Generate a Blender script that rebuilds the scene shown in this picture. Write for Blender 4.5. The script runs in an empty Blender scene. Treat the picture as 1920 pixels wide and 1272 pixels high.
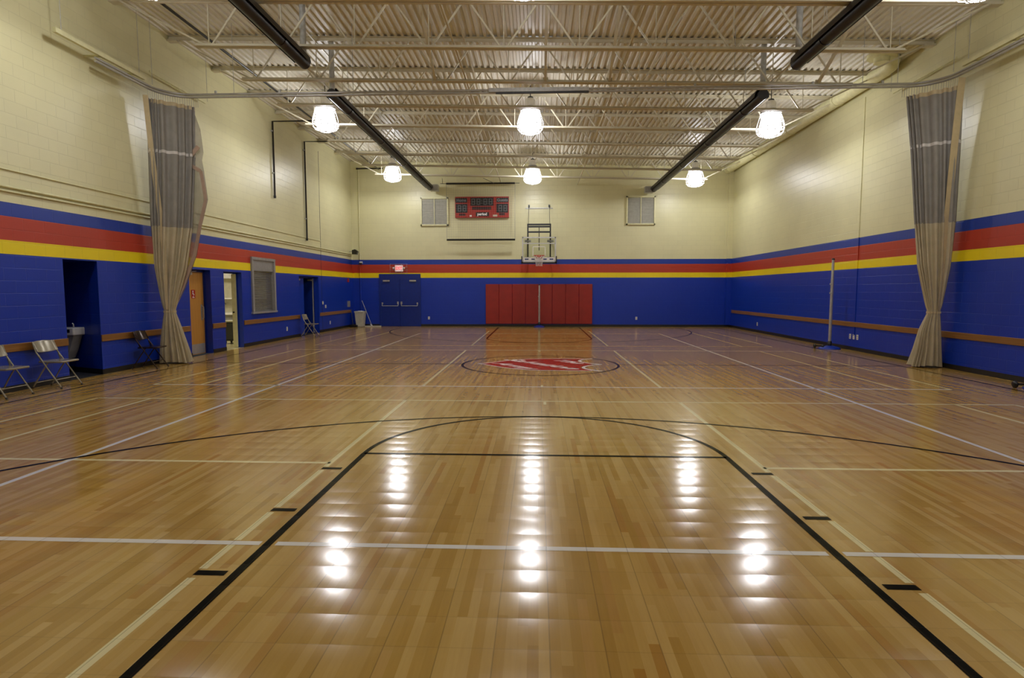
import bpy, math, random
from mathutils import Vector, Matrix
random.seed(7)
S = bpy.context.scene
COL = S.collection
PI = math.pi

# ------------------------------------------------------------------ helpers
def lin(h):
    h = h.lstrip('#'); r = []
    for i in (0, 2, 4):
        c = int(h[i:i+2], 16) / 255
        r.append(c / 12.92 if c <= .04045 else ((c + .055) / 1.055) ** 2.4)
    return tuple(r) + (1,)

class NT:
    """tiny node-tree helper"""
    def __init__(s, name):
        s.m = bpy.data.materials.new(name); s.m.use_nodes = True
        s.t = s.m.node_tree; s.t.nodes.clear()
        s.out = s.n('ShaderNodeOutputMaterial')
    def n(s, kind, **kw):
        x = s.t.nodes.new(kind)
        for k, v in kw.items(): setattr(x, k, v)
        return x
    def l(s, a, b): s.t.links.new(a, b)
    def math(s, op, a, b=None, c=None):
        x = s.n('ShaderNodeMath', operation=op)
        for i, v in enumerate((a, b, c)):
            if v is None: continue
            if isinstance(v, (int, float)): x.inputs[i].default_value = v
            else: s.l(v, x.inputs[i])
        return x.outputs[0]
    def mix(s, fac, a, b, blend='MIX'):
        x = s.n('ShaderNodeMix', data_type='RGBA', blend_type=blend)
        for i, v in ((0, fac), (6, a), (7, b)):
            if isinstance(v, (int, float, tuple)): x.inputs[i].default_value = v
            else: s.l(v, x.inputs[i])
        return x.outputs[2]
    def noise(s, vec, scale, detail=3, rough=.5):
        x = s.n('ShaderNodeTexNoise'); x.inputs['Scale'].default_value = scale
        x.inputs['Detail'].default_value = detail; x.inputs['Roughness'].default_value = rough
        if vec is not None: s.l(vec, x.inputs['Vector'])
        return x.outputs['Fac']
    def ramp(s, fac, stops, interp='LINEAR'):
        x = s.n('ShaderNodeValToRGB'); cr = x.color_ramp; cr.interpolation = interp
        while len(cr.elements) > 1: cr.elements.remove(cr.elements[-1])
        cr.elements[0].position = stops[0][0]; cr.elements[0].color = stops[0][1]
        for p, c in stops[1:]:
            e = cr.elements.new(p); e.color = c
        s.l(fac, x.inputs[0]); return x.outputs[0]
    def bsdf(s, **kw):
        b = s.n('ShaderNodeBsdfPrincipled')
        for k, v in kw.items():
            k = k.replace('_', ' ')
            if isinstance(v, (int, float, tuple)): b.inputs[k].default_value = v
            else: s.l(v, b.inputs[k])
        s.l(b.outputs[0], s.out.inputs[0]); return b

def pm(name, hexc, rough=.5, metal=0., var=.08, scale=9., bump=0., spec=.5):
    """plain painted / plastic / metal surface with faint procedural mottling"""
    T = NT(name); geo = T.n('ShaderNodeNewGeometry')
    nz = T.noise(geo.outputs['Position'], scale, 4)
    c = lin(hexc); d = tuple(x * (1 - var) for x in c[:3]) + (1,); u = tuple(min(1, x * (1 + var)) for x in c[:3]) + (1,)
    col = T.ramp(nz, [(.3, d), (.7, u)])
    b = T.bsdf(Base_Color=col, Roughness=rough, Metallic=metal)
    b.inputs['Specular IOR Level'].default_value = spec
    if bump:
        bp = T.n('ShaderNodeBump'); bp.inputs['Strength'].default_value = .6; bp.inputs['Distance'].default_value = bump
        T.l(T.noise(geo.outputs['Position'], scale * 8, 2), bp.inputs['Height']); T.l(bp.outputs[0], b.inputs['Normal'])
    return T.m

def emis(name, hexc, strength):
    T = NT(name); e = T.n('ShaderNodeEmission'); e.inputs[0].default_value = lin(hexc); e.inputs[1].default_value = strength
    T.l(e.outputs[0], T.out.inputs[0]); return T.m

def origin(o):
    v = Vector((0, 0, 0))
    while o is not None: v += o.location; o = o.parent
    return v

class MB:
    def __init__(s): s.v = []; s.f = []; s.mi = []; s.cur = 0; s.sm = False; s.smf = []
    def add(s, vs, fs):
        b = len(s.v); s.v += [Vector(x) for x in vs]
        for f in fs: s.f.append([i + b for i in f]); s.mi.append(s.cur); s.smf.append(s.sm)
        return s
    def box(s, x0, x1, y0, y1, z0, z1):
        if x0 > x1: x0, x1 = x1, x0
        if y0 > y1: y0, y1 = y1, y0
        if z0 > z1: z0, z1 = z1, z0
        v = [(x, y, z) for z in (z0, z1) for y in (y0, y1) for x in (x0, x1)]
        return s.add(v, [(0, 2, 3, 1), (4, 5, 7, 6), (0, 1, 5, 4), (2, 6, 7, 3), (0, 4, 6, 2), (1, 3, 7, 5)])
    def rbox(s, x0, x1, y0, y1, z0, z1, r, ax=1):
        """box with corners rounded in the plane perpendicular to axis ax, slight bevel at both ends"""
        lo = [x0, y0, z0]; hi = [x1, y1, z1]; a, b = [i for i in (0, 1, 2) if i != ax]
        def ring(inset, t):
            R = []
            rr = max(r - inset, .0005)
            for cx, cy, st in ((hi[a] - r, hi[b] - r, 0), (lo[a] + r, hi[b] - r, 1), (lo[a] + r, lo[b] + r, 2), (hi[a] - r, lo[b] + r, 3)):
                for k in range(5):
                    an = st * PI / 2 + k * PI / 8
                    p = [0, 0, 0]; p[a] = cx + rr * math.cos(an); p[b] = cy + rr * math.sin(an); p[ax] = t; R.append(tuple(p))
            return R
        e = min(r * .6, (hi[ax] - lo[ax]) * .3)
        rings = [ring(e, lo[ax]), ring(0, lo[ax] + e), ring(0, hi[ax] - e), ring(e, hi[ax])]
        n = 20; vs = sum(rings, []); fs = []
        for k in range(3):
            for i in range(n): fs.append((k*n+i, k*n+(i+1) % n, (k+1)*n+(i+1) % n, (k+1)*n+i))
        fs.append(tuple(range(n))[::-1]); fs.append(tuple(range(3*n, 4*n)))
        return s.add(vs, fs)
    def bar(s, p0, p1, w, h=None, up=(0, 0, 1)):
        """rectangular bar between two points"""
        p0, p1 = Vector(p0), Vector(p1); h = h or w; d = (p1 - p0).normalized(); u = Vector(up)
        if abs(d.dot(u)) > .98: u = Vector((0, 1, 0))
        a = d.cross(u).normalized() * w / 2; b = a.normalized().cross(d).normalized() * h / 2
        v = [p + sa * a + sb * b for p in (p0, p1) for sb in (-1, 1) for sa in (-1, 1)]
        return s.add(v, [(0, 2, 3, 1), (4, 5, 7, 6), (0, 1, 5, 4), (2, 6, 7, 3), (0, 4, 6, 2), (1, 3, 7, 5)])
    def tube(s, pts, r, n=10, caps=True):
        pts = [Vector(p) for p in pts]; rings = []; rr = r if isinstance(r, (list, tuple)) else [r] * len(pts)
        prev = None
        for i, p in enumerate(pts):
            d = (pts[min(i+1, len(pts)-1)] - pts[max(i-1, 0)]).normalized()
            if prev is None:
                u = Vector((0, 0, 1)) if abs(d.z) < .9 else Vector((0, 1, 0))
                a = d.cross(u).normalized()
            else: a = (prev - d * prev.dot(d)).normalized()
            prev = a; b = d.cross(a)
            rings.append([p + rr[i] * (math.cos(2*PI*k/n) * a + math.sin(2*PI*k/n) * b) for k in range(n)])
        vs = sum(rings, []); fs = []
        for i in range(len(pts) - 1):
            for k in range(n): fs.append((i*n+k, i*n+(k+1) % n, (i+1)*n+(k+1) % n, (i+1)*n+k))
        sm = s.sm; s.sm = True; base = len(s.v); s.add(vs, fs); s.sm = False
        if caps:
            s.v += [Vector(x) for x in rings[0] + rings[-1]]; b0 = base + len(vs)
            s.f += [list(range(b0, b0+n))[::-1], list(range(b0+n, b0+2*n))]; s.mi += [s.cur]*2; s.smf += [False]*2
        s.sm = sm; return s
    def lathe(s, prof, c=(0, 0, 0), n=20, smooth=True):
        c = Vector(c); vs = []; fs = []
        for r, z in prof:
            vs += [c + Vector((r * math.cos(2*PI*k/n), r * math.sin(2*PI*k/n), z)) for k in range(n)]
        for i in range(len(prof) - 1):
            for k in range(n): fs.append((i*n+k, i*n+(k+1) % n, (i+1)*n+(k+1) % n, (i+1)*n+k))
        sm = s.sm; s.sm = smooth; s.add(vs, fs); s.sm = False
        if prof[0][0] > .001: s.add([vs[k] for k in range(n)], [tuple(range(n))[::-1]])
        if prof[-1][0] > .001: s.add(vs[-n:], [tuple(range(n))])
        s.sm = sm; return s
    def poly(s, pts): return s.add(pts, [tuple(range(len(pts)))])
    def prism(s, pts, off):
        n = len(pts); off = Vector(off); v = [Vector(p) for p in pts]
        return s.add(v + [p + off for p in v], [tuple(range(n))[::-1], tuple(range(n, 2*n))] + [(i, (i+1) % n, n+(i+1) % n, n+i) for i in range(n)])
    def build(s, name, mats, parent=None, loc=None):
        me = bpy.data.meshes.new(name); o = bpy.data.objects.new(name, me); COL.objects.link(o)
        off = Vector((0, 0, 0))
        if parent is not None: o.parent = parent; off = origin(parent)
        elif loc is not None: o.location = loc; off = Vector(loc)
        me.from_pydata([v - off for v in s.v], [], s.f); me.update()
        for m in (mats if isinstance(mats, (list, tuple)) else [mats]): me.materials.append(m)
        me.polygons.foreach_set('material_index', s.mi); me.polygons.foreach_set('use_smooth', s.smf)
        import bmesh
        bm = bmesh.new(); bm.from_mesh(me); bmesh.ops.recalc_face_normals(bm, faces=bm.faces); bm.to_mesh(me); bm.free()
        return o

def tag(o, label, cat=None, group=None, kind=None):
    o['label'] = label
    if cat: o['category'] = cat
    if group: o['group'] = group
    if kind: o['kind'] = kind
    return o
def thing(name, label, cat, loc=(0, 0, 0), group=None):
    o = bpy.data.objects.new(name, None); COL.objects.link(o); o.location = loc; o.empty_display_size = .1
    return tag(o, label, cat, group)
def struct(mb, name, mats, label, cat, loc=None): return tag(mb.build(name, mats, loc=loc), label, cat, kind='structure')
def dup(root, label, loc=None, rz=None):
    def cp(o, par):
        c = o.copy(); COL.objects.link(c); c.parent = par
        for ch in o.children: cp(ch, c)
        return c
    r = cp(root, None); r['label'] = label
    if loc is not None: r.location = loc
    if rz is not None: r.rotation_euler = (0, 0, rz)
    return r

_tc = {}
def text_polys(txt, size, shear=0., font_bold=0.):
    """flat triangulated text, centred at origin -> verts (x,y), faces"""
    cu = bpy.data.curves.new('t', 'FONT'); cu.body = txt; cu.size = size; cu.align_x = 'CENTER'; cu.align_y = 'CENTER'
    cu.offset = font_bold; cu.resolution_u = 3
    ob = bpy.data.objects.new('t', cu); COL.objects.link(ob)
    dg = bpy.context.evaluated_depsgraph_get(); dg.update()
    me = bpy.data.meshes.new_from_object(ob.evaluated_get(dg))
    vs = [(v.co.x, v.co.y + shear * v.co.x) for v in me.vertices]; fs = [tuple(p.vertices) for p in me.polygons]
    bpy.data.objects.remove(ob); bpy.data.curves.remove(cu); bpy.data.meshes.remove(me)
    return vs, fs
def text_on(mb, txt, size, org, ux, uy, **kw):
    vs, fs = text_polys(txt, size, **kw); o = Vector(org); ux, uy = Vector(ux), Vector(uy)
    return mb.add([o + ux * a + uy * b for a, b in vs], fs)

# ------------------------------------------------------------------ room measures
WL, WR, WB, WN = -8.42, 8.42, 13.6, -13.7        # left, right, far and near wall planes
SL = .024                                        # roof falls to the right
def deck(x): return 7.14 - SL * x
def chord(x): return 6.2 - SL * x
JY = [-2.95 + 1.82 * k for k in range(9)]
STR = (2.175, 2.38, 2.78, 2.98)                  # paint stripe heights
RX = {'l': WL, 'r': WR}

# ------------------------------------------------------------------ materials
def wall_mat(name, axis, plain=None):
    T = NT(name); geo = T.n('ShaderNodeNewGeometry'); sp = T.n('ShaderNodeSeparateXYZ'); T.l(geo.outputs['Position'], sp.inputs[0])
    cb = T.n('ShaderNodeCombineXYZ'); T.l(sp.outputs[axis], cb.inputs[0])
    T.l(T.math('SUBTRACT', sp.outputs[2], STR[0]), cb.inputs[1])
    br = T.n('ShaderNodeTexBrick'); T.l(cb.outputs[0], br.inputs['Vector']); br.offset = .5
    for k, v in (('Scale', 1), ('Mortar Size', .007), ('Mortar Smooth', .6), ('Brick Width', .405), ('Row Height', .2025)): br.inputs[k].default_value = v
    br.inputs['Color1'].default_value = (1, 1, 1, 1); br.inputs['Color2'].default_value = (.965, .965, .965, 1); br.inputs['Mortar'].default_value = (.87, .87, .87, 1)
    z = T.math('DIVIDE', sp.outputs[2], 8.)
    blue, yel, red, cream = lin('#0a33a6'), lin('#efd60a'), lin('#b23620'), lin('#dbd6a9')
    col = T.ramp(z, [(0, blue), (STR[0]/8, yel), (STR[1]/8, red), (STR[2]/8, lin('#12369c')), (STR[3]/8, cream)], 'CONSTANT') if plain is None else None
    if plain: 
        rgb = T.n('ShaderNodeRGB'); rgb.outputs[0].default_value = lin(plain); col = rgb.outputs[0]
    col = T.mix(.7, col, br.outputs['Color'], 'MULTIPLY')
    nz = T.noise(geo.outputs['Position'], .9, 3)
    col = T.mix(.35, col, T.ramp(nz, [(.3, (.78, .78, .78, 1)), (.7, (1, 1, 1, 1))]), 'MULTIPLY')
    b = T.bsdf(Base_Color=col, Roughness=.36)
    bp = T.n('ShaderNodeBump'); bp.inputs['Strength'].default_value = .5; bp.inputs['Distance'].default_value = .004
    h = T.math('ADD', T.math('MULTIPLY', br.outputs['Fac'], -1.0), T.math('MULTIPLY', T.noise(geo.outputs['Position'], 14, 3), .35))
    T.l(h, bp.inputs['Height']); T.l(bp.outputs[0], b.inputs['Normal'])
    return T.m

def floor_mat(name, hexc=None, spec=None):
    """glossy printed-maple sport tiles; hexc = painted line colour on the same tiles"""
    T = NT(name); geo = T.n('ShaderNodeNewGeometry'); pos = geo.outputs['Position']
    sp = T.n('ShaderNodeSeparateXYZ'); T.l(pos, sp.inputs[0]); X, Y = sp.outputs[0], sp.outputs[1]
    def wn(*co):
        cb = T.n('ShaderNodeCombineXYZ')
        for i, c in enumerate(co): T.l(c, cb.inputs[i])
        w = T.n('ShaderNodeTexWhiteNoise', noise_dimensions='3D'); T.l(cb.outputs[0], w.inputs[0]); return w
    tx, ty = T.math('MULTIPLY', X, 4.), T.math('MULTIPLY', Y, 4.)
    fx, fy = T.math('FRACT', tx), T.math('FRACT', ty); ix, iy = T.math('FLOOR', tx), T.math('FLOOR', ty)
    tile = wn(ix, iy)
    if hexc is None:
        sx = T.math('FLOOR', T.math('MULTIPLY', X, 20.))
        zero = T.math('MULTIPLY', sx, 0.); r1 = wn(sx, zero).outputs['Value']
        by = T.math('FLOOR', T.math('ADD', T.math('MULTIPLY', Y, 1.1), T.math('MULTIPLY', r1, 9.)))
        r2 = wn(sx, by, zero).outputs['Value']
        col = T.ramp(r2, [(0, lin('#ae8839')), (.25, lin('#b99446')), (.55, lin('#c29f55')), (.85, lin('#caa963')), (1, lin('#b08233'))])
        mp = T.n('ShaderNodeMapping'); mp.inputs['Scale'].default_value = (60, 3, 1); T.l(pos, mp.inputs[0])
        g = T.noise(mp.outputs[0], 1., 4, .6)
        col = T.mix(.5, col, T.ramp(g, [(.3, (.84, .81, .77, 1)), (.7, (1, 1, 1, 1))]), 'MULTIPLY')
        big = T.noise(pos, .55, 3)
        col = T.mix(.5, col, T.ramp(big, [(.3, lin('#e6d3bb')), (.7, (1, 1, 1, 1))]), 'MULTIPLY')
    else:
        rgb = T.n('ShaderNodeRGB'); rgb.outputs[0].default_value = lin(hexc); col = rgb.outputs[0]
    e1 = T.math('GREATER_THAN', T.math('ABSOLUTE', T.math('SUBTRACT', fx, .5)), .488)
    e2 = T.math('MULTIPLY', T.math('GREATER_THAN', T.math('ABSOLUTE', T.math('SUBTRACT', fy, .5)), .49), .5)
    seam = T.math('MAXIMUM', e1, e2)
    col = T.mix(T.math('MULTIPLY', seam, .35), col, lin('#3a2a18'))
    # every tile bows slightly: analytic normal
    cb = T.n('ShaderNodeCombineXYZ')
    sc = T.n('ShaderNodeSeparateColor'); T.l(tile.outputs['Color'], sc.inputs[0])
    def slope(f, amp, rnd, ramp):
        a = T.math('MULTIPLY', T.math('SUBTRACT', f, .5), amp * 2)
        return T.math('ADD', a, T.math('MULTIPLY', T.math('SUBTRACT', rnd, .5), ramp))
    T.l(slope(fx, .0022, sc.outputs[0], .003), cb.inputs[0])
    flat = T.n('ShaderNodeMapRange', interpolation_type='SMOOTHSTEP')          # tiles lie flatter towards the middle of the gym
    for i_, v_ in ((1, -6.4), (2, -4.4), (3, 1.), (4, .3)): flat.inputs[i_].default_value = v_
    T.l(Y, flat.inputs[0])
    T.l(T.math('MULTIPLY', slope(fy, .021, sc.outputs[1], .007), flat.outputs[0]), cb.inputs[1]); cb.inputs[2].default_value = 1
    nv = T.n('ShaderNodeVectorMath', operation='NORMALIZE'); T.l(cb.outputs[0], nv.inputs[0])
    b = T.bsdf(Base_Color=col, Roughness=.155, Normal=nv.outputs[0]); b.inputs['IOR'].default_value = 1.53
    if hexc: b.inputs['Specular IOR Level'].default_value = .5 if spec is None else spec
    return T.m

def wood_mat(name, dark, light, axis_scale, rough=.4):
    T = NT(name); geo = T.n('ShaderNodeNewGeometry'); mp = T.n('ShaderNodeMapping'); mp.inputs['Scale'].default_value = axis_scale
    T.l(geo.outputs['Position'], mp.inputs[0]); g = T.noise(mp.outputs[0], 1., 5, .6)
    T.bsdf(Base_Color=T.ramp(g, [(.3, lin(dark)), (.7, lin(light))]), Roughness=rough); return T.m

M = {}
M['wall_y'] = wall_mat('painted_block_side_wall', 1)
M['wall_x'] = wall_mat('painted_block_end_wall', 0)
M['blueblock'] = wall_mat('blue_block', 0, '#0a33a6')
M['floor'] = floor_mat('maple_print_sport_tile')
M['f_white'] = floor_mat('white_line_paint', '#e2dfdb', .2)
M['f_tan'] = floor_mat('cream_line_paint', '#e2d6a4', .3)
M['f_black'] = floor_mat('black_line_paint', '#100f0e', .02)
M['f_red'] = floor_mat('red_logo_paint', '#b01e12', .05)
M['f_logo'] = floor_mat('white_logo_paint', '#f0ecec', .05)
M['deck'] = pm('painted_steel_deck', '#dcd8c9', .5, var=.06, scale=1.2)
M['steel'] = pm('cream_joist_paint', '#cdc6ae', .45, var=.06, scale=2)
M['base'] = pm('black_rubber_base', '#15130f', .45)
M['blue'] = pm('blue_enamel', '#0a33a0', .35)
M['dkblue'] = pm('dark_blue_enamel', '#08287f', .35)
M['rail'] = wood_mat('varnished_rail', '#764d1d', '#946833', (30, 1.2, 60))
M['door'] = wood_mat('oak_veneer', '#b07c30', '#c99346', (40, 40, 1.5))
M['galv'] = pm('galvanised_steel', '#b2b2af', .42, .2, var=.15, scale=14)
M['alu'] = pm('brushed_aluminium', '#b4b2ae', .32, .45)
M['grey'] = pm('grey_paint', '#8d8b88', .5)
M['shutter'] = pm('grey_shutter_slats', '#7e7d78', .5, .3)
M['black'] = pm('black_gloss_paint', '#100e0d', .3)
M['heater'] = pm('blackened_heater_tube', '#1a1411', .42, .2, var=.4, scale=5)
M['redpad'] = pm('red_vinyl_pad', '#8f1c12', .5, var=.1, scale=4, bump=.002)
M['scored'] = pm('scoreboard_red', '#a0281a', .5)
M['panel'] = pm('dark_display_panel', '#120e10', .4)
M['seg'] = pm('unlit_segment', '#66686a', .5)
M['dim'] = pm('dim_lettering', '#85878c', .5)
M['dkred'] = pm('maroon_plate', '#3c1210', .5)
M['white'] = pm('white_enamel', '#e6e3dc', .4)
M['print'] = pm('white_lettering', '#efefef', .5)
M['cream'] = pm('cream_enamel', '#d8d4a6', .4)
M['mesh_grey'] = None
M['vinyl'] = pm('beige_curtain_vinyl', '#b2a689', .5, var=.1, scale=5)
M['hem'] = pm('tan_hem_webbing', '#bba985', .6, var=.08)
M['pinkhem'] = pm('dusty_hem_webbing', '#a98f7d', .6)
M['seamband'] = pm('pale_seam_tape', '#c9c3bd', .6)
M['chain'] = pm('zinc_chain', '#a8a498', .4, .6)
M['chair'] = pm('beige_chair_enamel', '#9a9380', .22, .3, var=.1)
M['chairbrown'] = pm('brown_chair_enamel', '#3a2c26', .18, .6, var=.15)
M['rubber'] = pm('rubber_tip', '#2a2622', .7)
M['fount'] = pm('fountain_enamel', '#c9c9c9', .35)
M['dkgrey'] = pm('charcoal_plastic', '#33363a', .5)
M['bin'] = pm('pale_bin_plastic', '#c3c0ac', .45)
M['mat'] = pm('charcoal_floor_mat', '#23242a', .7)
M['orange'] = pm('orange_rim_paint', '#c6401c', .4)
M['net'] = pm('white_net_cord', '#e6e4e4', .8)
M['louvre'] = pm('grey_louvre', '#c6c3b6', .5)
M['kitchen'] = pm('kitchen_wall_paint', '#cfc9ae', .6)
M['dark'] = pm('passage_shade_black', '#0b1020', .8)  # near-black colour puts the passage's shade into its walls and floor
M['redsign'] = pm('red_sign_plate', '#a8180f', .4)
M['frame'] = pm('pale_frame_paint', '#c6c6c4', .4)
def refractor_mat(name, hexc, strength):
    T = NT(name); e = T.n('ShaderNodeEmission'); e.inputs[0].default_value = lin(hexc); e.inputs[1].default_value = strength
    tr = T.n('ShaderNodeBsdfTransparent'); ad = T.n('ShaderNodeAddShader'); T.l(e.outputs[0], ad.inputs[0]); T.l(tr.outputs[0], ad.inputs[1]); T.l(ad.outputs[0], T.out.inputs[0]); return T.m
M['glow'] = refractor_mat('metal_halide_refractor', '#f6f6ff', 3.5)
M['glow_top'] = refractor_mat('upper_refractor_band', '#f6f6ff', 3.5)
M['exitred'] = emis('lit_exit_letters', '#ff4a45', 2.0)
M['exitface'] = emis('lit_exit_face', '#ffd9d2', .75)
M['text_blue'] = pm('blue_backboard_print', '#22336b', .5)

def gauze(name, hexc, alpha):
    T = NT(name); geo = T.n('ShaderNodeNewGeometry')
    b = T.n('ShaderNodeBsdfPrincipled'); b.inputs['Roughness'].default_value = .7
    nz = T.noise(geo.outputs['Position'], 6, 3); c = lin(hexc)
    T.l(T.ramp(nz, [(.3, tuple(x*.85 for x in c[:3])+(1,)), (.7, c)]), b.inputs['Base Color'])
    tr = T.n('ShaderNodeBsdfTransparent'); mx = T.n('ShaderNodeMixShader'); mx.inputs[0].default_value = alpha
    T.l(tr.outputs[0], mx.inputs[1]); T.l(b.outputs[0], mx.inputs[2]); T.l(mx.outputs[0], T.out.inputs[0]); return T.m
M['mesh_grey'] = gauze('grey_curtain_mesh', '#908b83', .93)
M['mesh_thin'] = gauze('thin_curtain_mesh', '#a39b8b', .72)
def glass_mat():
    T = NT('backboard_glass'); g = T.n('ShaderNodeBsdfGlossy'); g.inputs['Roughness'].default_value = .05
    tr = T.n('ShaderNodeBsdfTransparent'); tr.inputs[0].default_value = (.9, .92, .9, 1)
    fr = T.n('ShaderNodeFresnel'); mx = T.n('ShaderNodeMixShader'); T.l(fr.outputs[0], mx.inputs[0])
    T.l(tr.outputs[0], mx.inputs[1]); T.l(g.outputs[0], mx.inputs[2]); T.l(mx.outputs[0], T.out.inputs[0]); return T.m
M['glass'] = glass_mat()

for k_ in ('glow', 'glow_top'): M[k_].cycles.emission_sampling = 'NONE'
# ------------------------------------------------------------------ floor with painted courts
fl = MB(); fl.poly([(WL, WN, 0), (WR, WN, 0), (WR, WB, 0), (WL, WB, 0)])
def rect(x0, x1, y0, y1, mi, z):
    fl.cur = mi; fl.poly([(x0, y0, z), (x1, y0, z), (x1, y1, z), (x0, y1, z)]); fl.cur = 0
def lx(x, y0, y1, mi, z, w=.05): rect(x - w/2, x + w/2, y0, y1, mi, z)
def ly(y, x0, x1, mi, z, w=.05): rect(x0, x1, y - w/2, y + w/2, mi, z)
def arc(cx, cy, r, a0, a1, mi, z, w=.05, n=72):
    fl.cur = mi
    for i in range(n):
        a, b = a0 + (a1 - a0) * i / n, a0 + (a1 - a0) * (i + 1) / n
        fl.poly([(cx + q * math.cos(t), cy + q * math.sin(t), z) for q, t in ((r - w/2, a), (r + w/2, a), (r + w/2, b), (r - w/2, b))])
    fl.cur = 0
ZT, ZW, ZB = .0006, .0010, .0016
for sg in (-1, 1):
    # cream small-court lines
    for x in (5.83, 6.65):
        lx(sg * x, -10.6, -4.31, 2, ZT); lx(sg * x, -3.03, 3.03, 2, ZT); lx(sg * x, 4.31, 10.6, 2, ZT)
    lx(sg * 1.99, -3.03, 3.03, 2, ZT)
    lx(sg * 1.99, -13.4, -9.67, 2, ZT); lx(sg * 1.99, -9.56, -9.24, 2, ZT); lx(sg * 1.99, -9.17, -8.69, 2, ZT); lx(sg * 1.99, -8.59, -7.68, 2, ZT); lx(sg * 1.99, -7.58, -4.31, 2, ZT)
    lx(sg * 1.99, 4.31, 10.6, 2, ZT)
    ly(sg * 4.31, -6.65, 6.65, 2, ZT)
    ly(-7.46, sg * 1.99, sg * 6.65, 2, ZT)
    # volleyball
    lx(sg * 4.495, -9.23, 9.23, 1, ZW, .055); ly(sg * 9.21, -4.52, -1.815, 1, ZW, .055); ly(sg * 9.21, -1.715, 1.715, 1, ZW, .055); ly(sg * 9.21, 1.815, 4.52, 1, ZW, .055); ly(sg * 3.03, -6.65, 6.65, 1, ZW)
    # basketball
    lx(sg * 7.68, -12.9, 12.9, 3, ZB); ly(sg * 12.9, -7.7, 7.7, 3, ZB)
    for ex in (-1, 1):
        lx(ex * 1.765, sg * 7.13 if sg > 0 else -12.9, 12.9 if sg > 0 else -7.13, 3, ZB, .055)
    ly(sg * 7.13, -1.765, 1.765, 3, ZB)
    arc(0, sg * 7.13, 1.765, 0 if sg < 0 else PI, PI if sg < 0 else 2 * PI, 3, ZB)
    arc(0, sg * 11.36, 6.0, 0 if sg < 0 else PI, PI if sg < 0 else 2 * PI, 3, ZB, .05, 120)
    for ex in (-1, 1):
        lx(ex * 6.0, sg * 11.36 if sg > 0 else -12.9, 12.9 if sg > 0 else -11.36, 3, ZB)
        for y in (9.61, 8.64, 7.63):
            a, b = sorted((ex * 1.825, ex * 2.005)); rect(a, b, sg * y - .028, sg * y + .028, 3, ZB)
ly(0, -7.68, -1.69, 3, ZB); ly(0, 1.69, 7.68, 3, ZB)
arc(0, 0, 1.69, 0, 2 * PI, 3, ZB, .055, 96)
# small cream / white tick marks on the centre axis
rect(.05, .09, -10.75, -10.55, 2, ZT); rect(.03, .07, -4.55, -4.35, 2, ZT); rect(.0, .04, -3.0, -2.85, 2, ZW); rect(-.03, .03, 2.7, 2.95, 2, ZW)
# red shield emblem in the centre circle, its top towards the right wall
def sh(u, v, z): return (v - .02, -u + .04, z)        # emblem frame -> floor
def bez(p0, p1, p2, p3, n=10):
    return [tuple((1-t)**3*a + 3*(1-t)**2*t*b + 3*(1-t)*t*t*c + t**3*d for a, b, c, d in zip(p0, p1, p2, p3)) for t in [i/n for i in range(n)]]
half = bez((0, -1.27), (.25, -1.05), (.95, -.55), (.98, .1)) + bez((.98, .1), (1.0, .5), (.98, .8), (1.02, 1.2), 8)
notch = bez((1.02, 1.2), (.75, .72), (.3, .75), (0, 1.28))
outline = half + notch
full = outline + [(-u, v) for u, v in outline[::-1] if abs(u) > 1e-6]
fl.cur = 4; fl.add([sh(u, v, ZB + .0004) for u, v in full] + [sh(0, 0, ZB + .0004)], [(i, (i+1) % len(full), len(full)) for i in range(len(full))])
fl.cur = 5
def strip(pts, w, z):
    for (a, b) in zip(pts[:-1], pts[1:]):
        d = Vector((b[0]-a[0], b[1]-a[1])); 
        if d.length < 1e-5: continue
        n = Vector((-d.y, d.x)).normalized() * w / 2
        fl.poly([sh(a[0]+n.x, a[1]+n.y, z), sh(b[0]+n.x, b[1]+n.y, z), sh(b[0]-n.x, b[1]-n.y, z), sh(a[0]-n.x, a[1]-n.y, z)])
for sg in (-1, 1):
    strip([(sg*u*1.04, v if v > -1.2 else v - .08) for u, v in half], .05, ZB + .0006)
    strip([(sg*u*1.06, v + .06) for u, v in notch] + [(0, 1.36)], .07, ZB + .0006)
for txt, size, uc, vc in (('The', .52, -.42, .68), ('Salvation', .62, .0, .05), ('Army', .52, .36, -.5)):
    vs, fs = text_polys(txt, size, shear=.72, font_bold=.018)
    sx = .92 if txt == 'Salvation' else .85
    fl.add([sh(uc + a * (1.78 / 2.36 if txt == 'Salvation' else .8), vc + b * (.92), ZB + .0008) for a, b in vs], fs)
fl.cur = 0
struct(fl, 'floor', [M['floor'], M['f_white'], M['f_tan'], M['f_black'], M['f_red'], M['f_logo']], 'glossy maple-look tiled gym floor with painted court lines and red shield emblem', 'floor')

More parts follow.
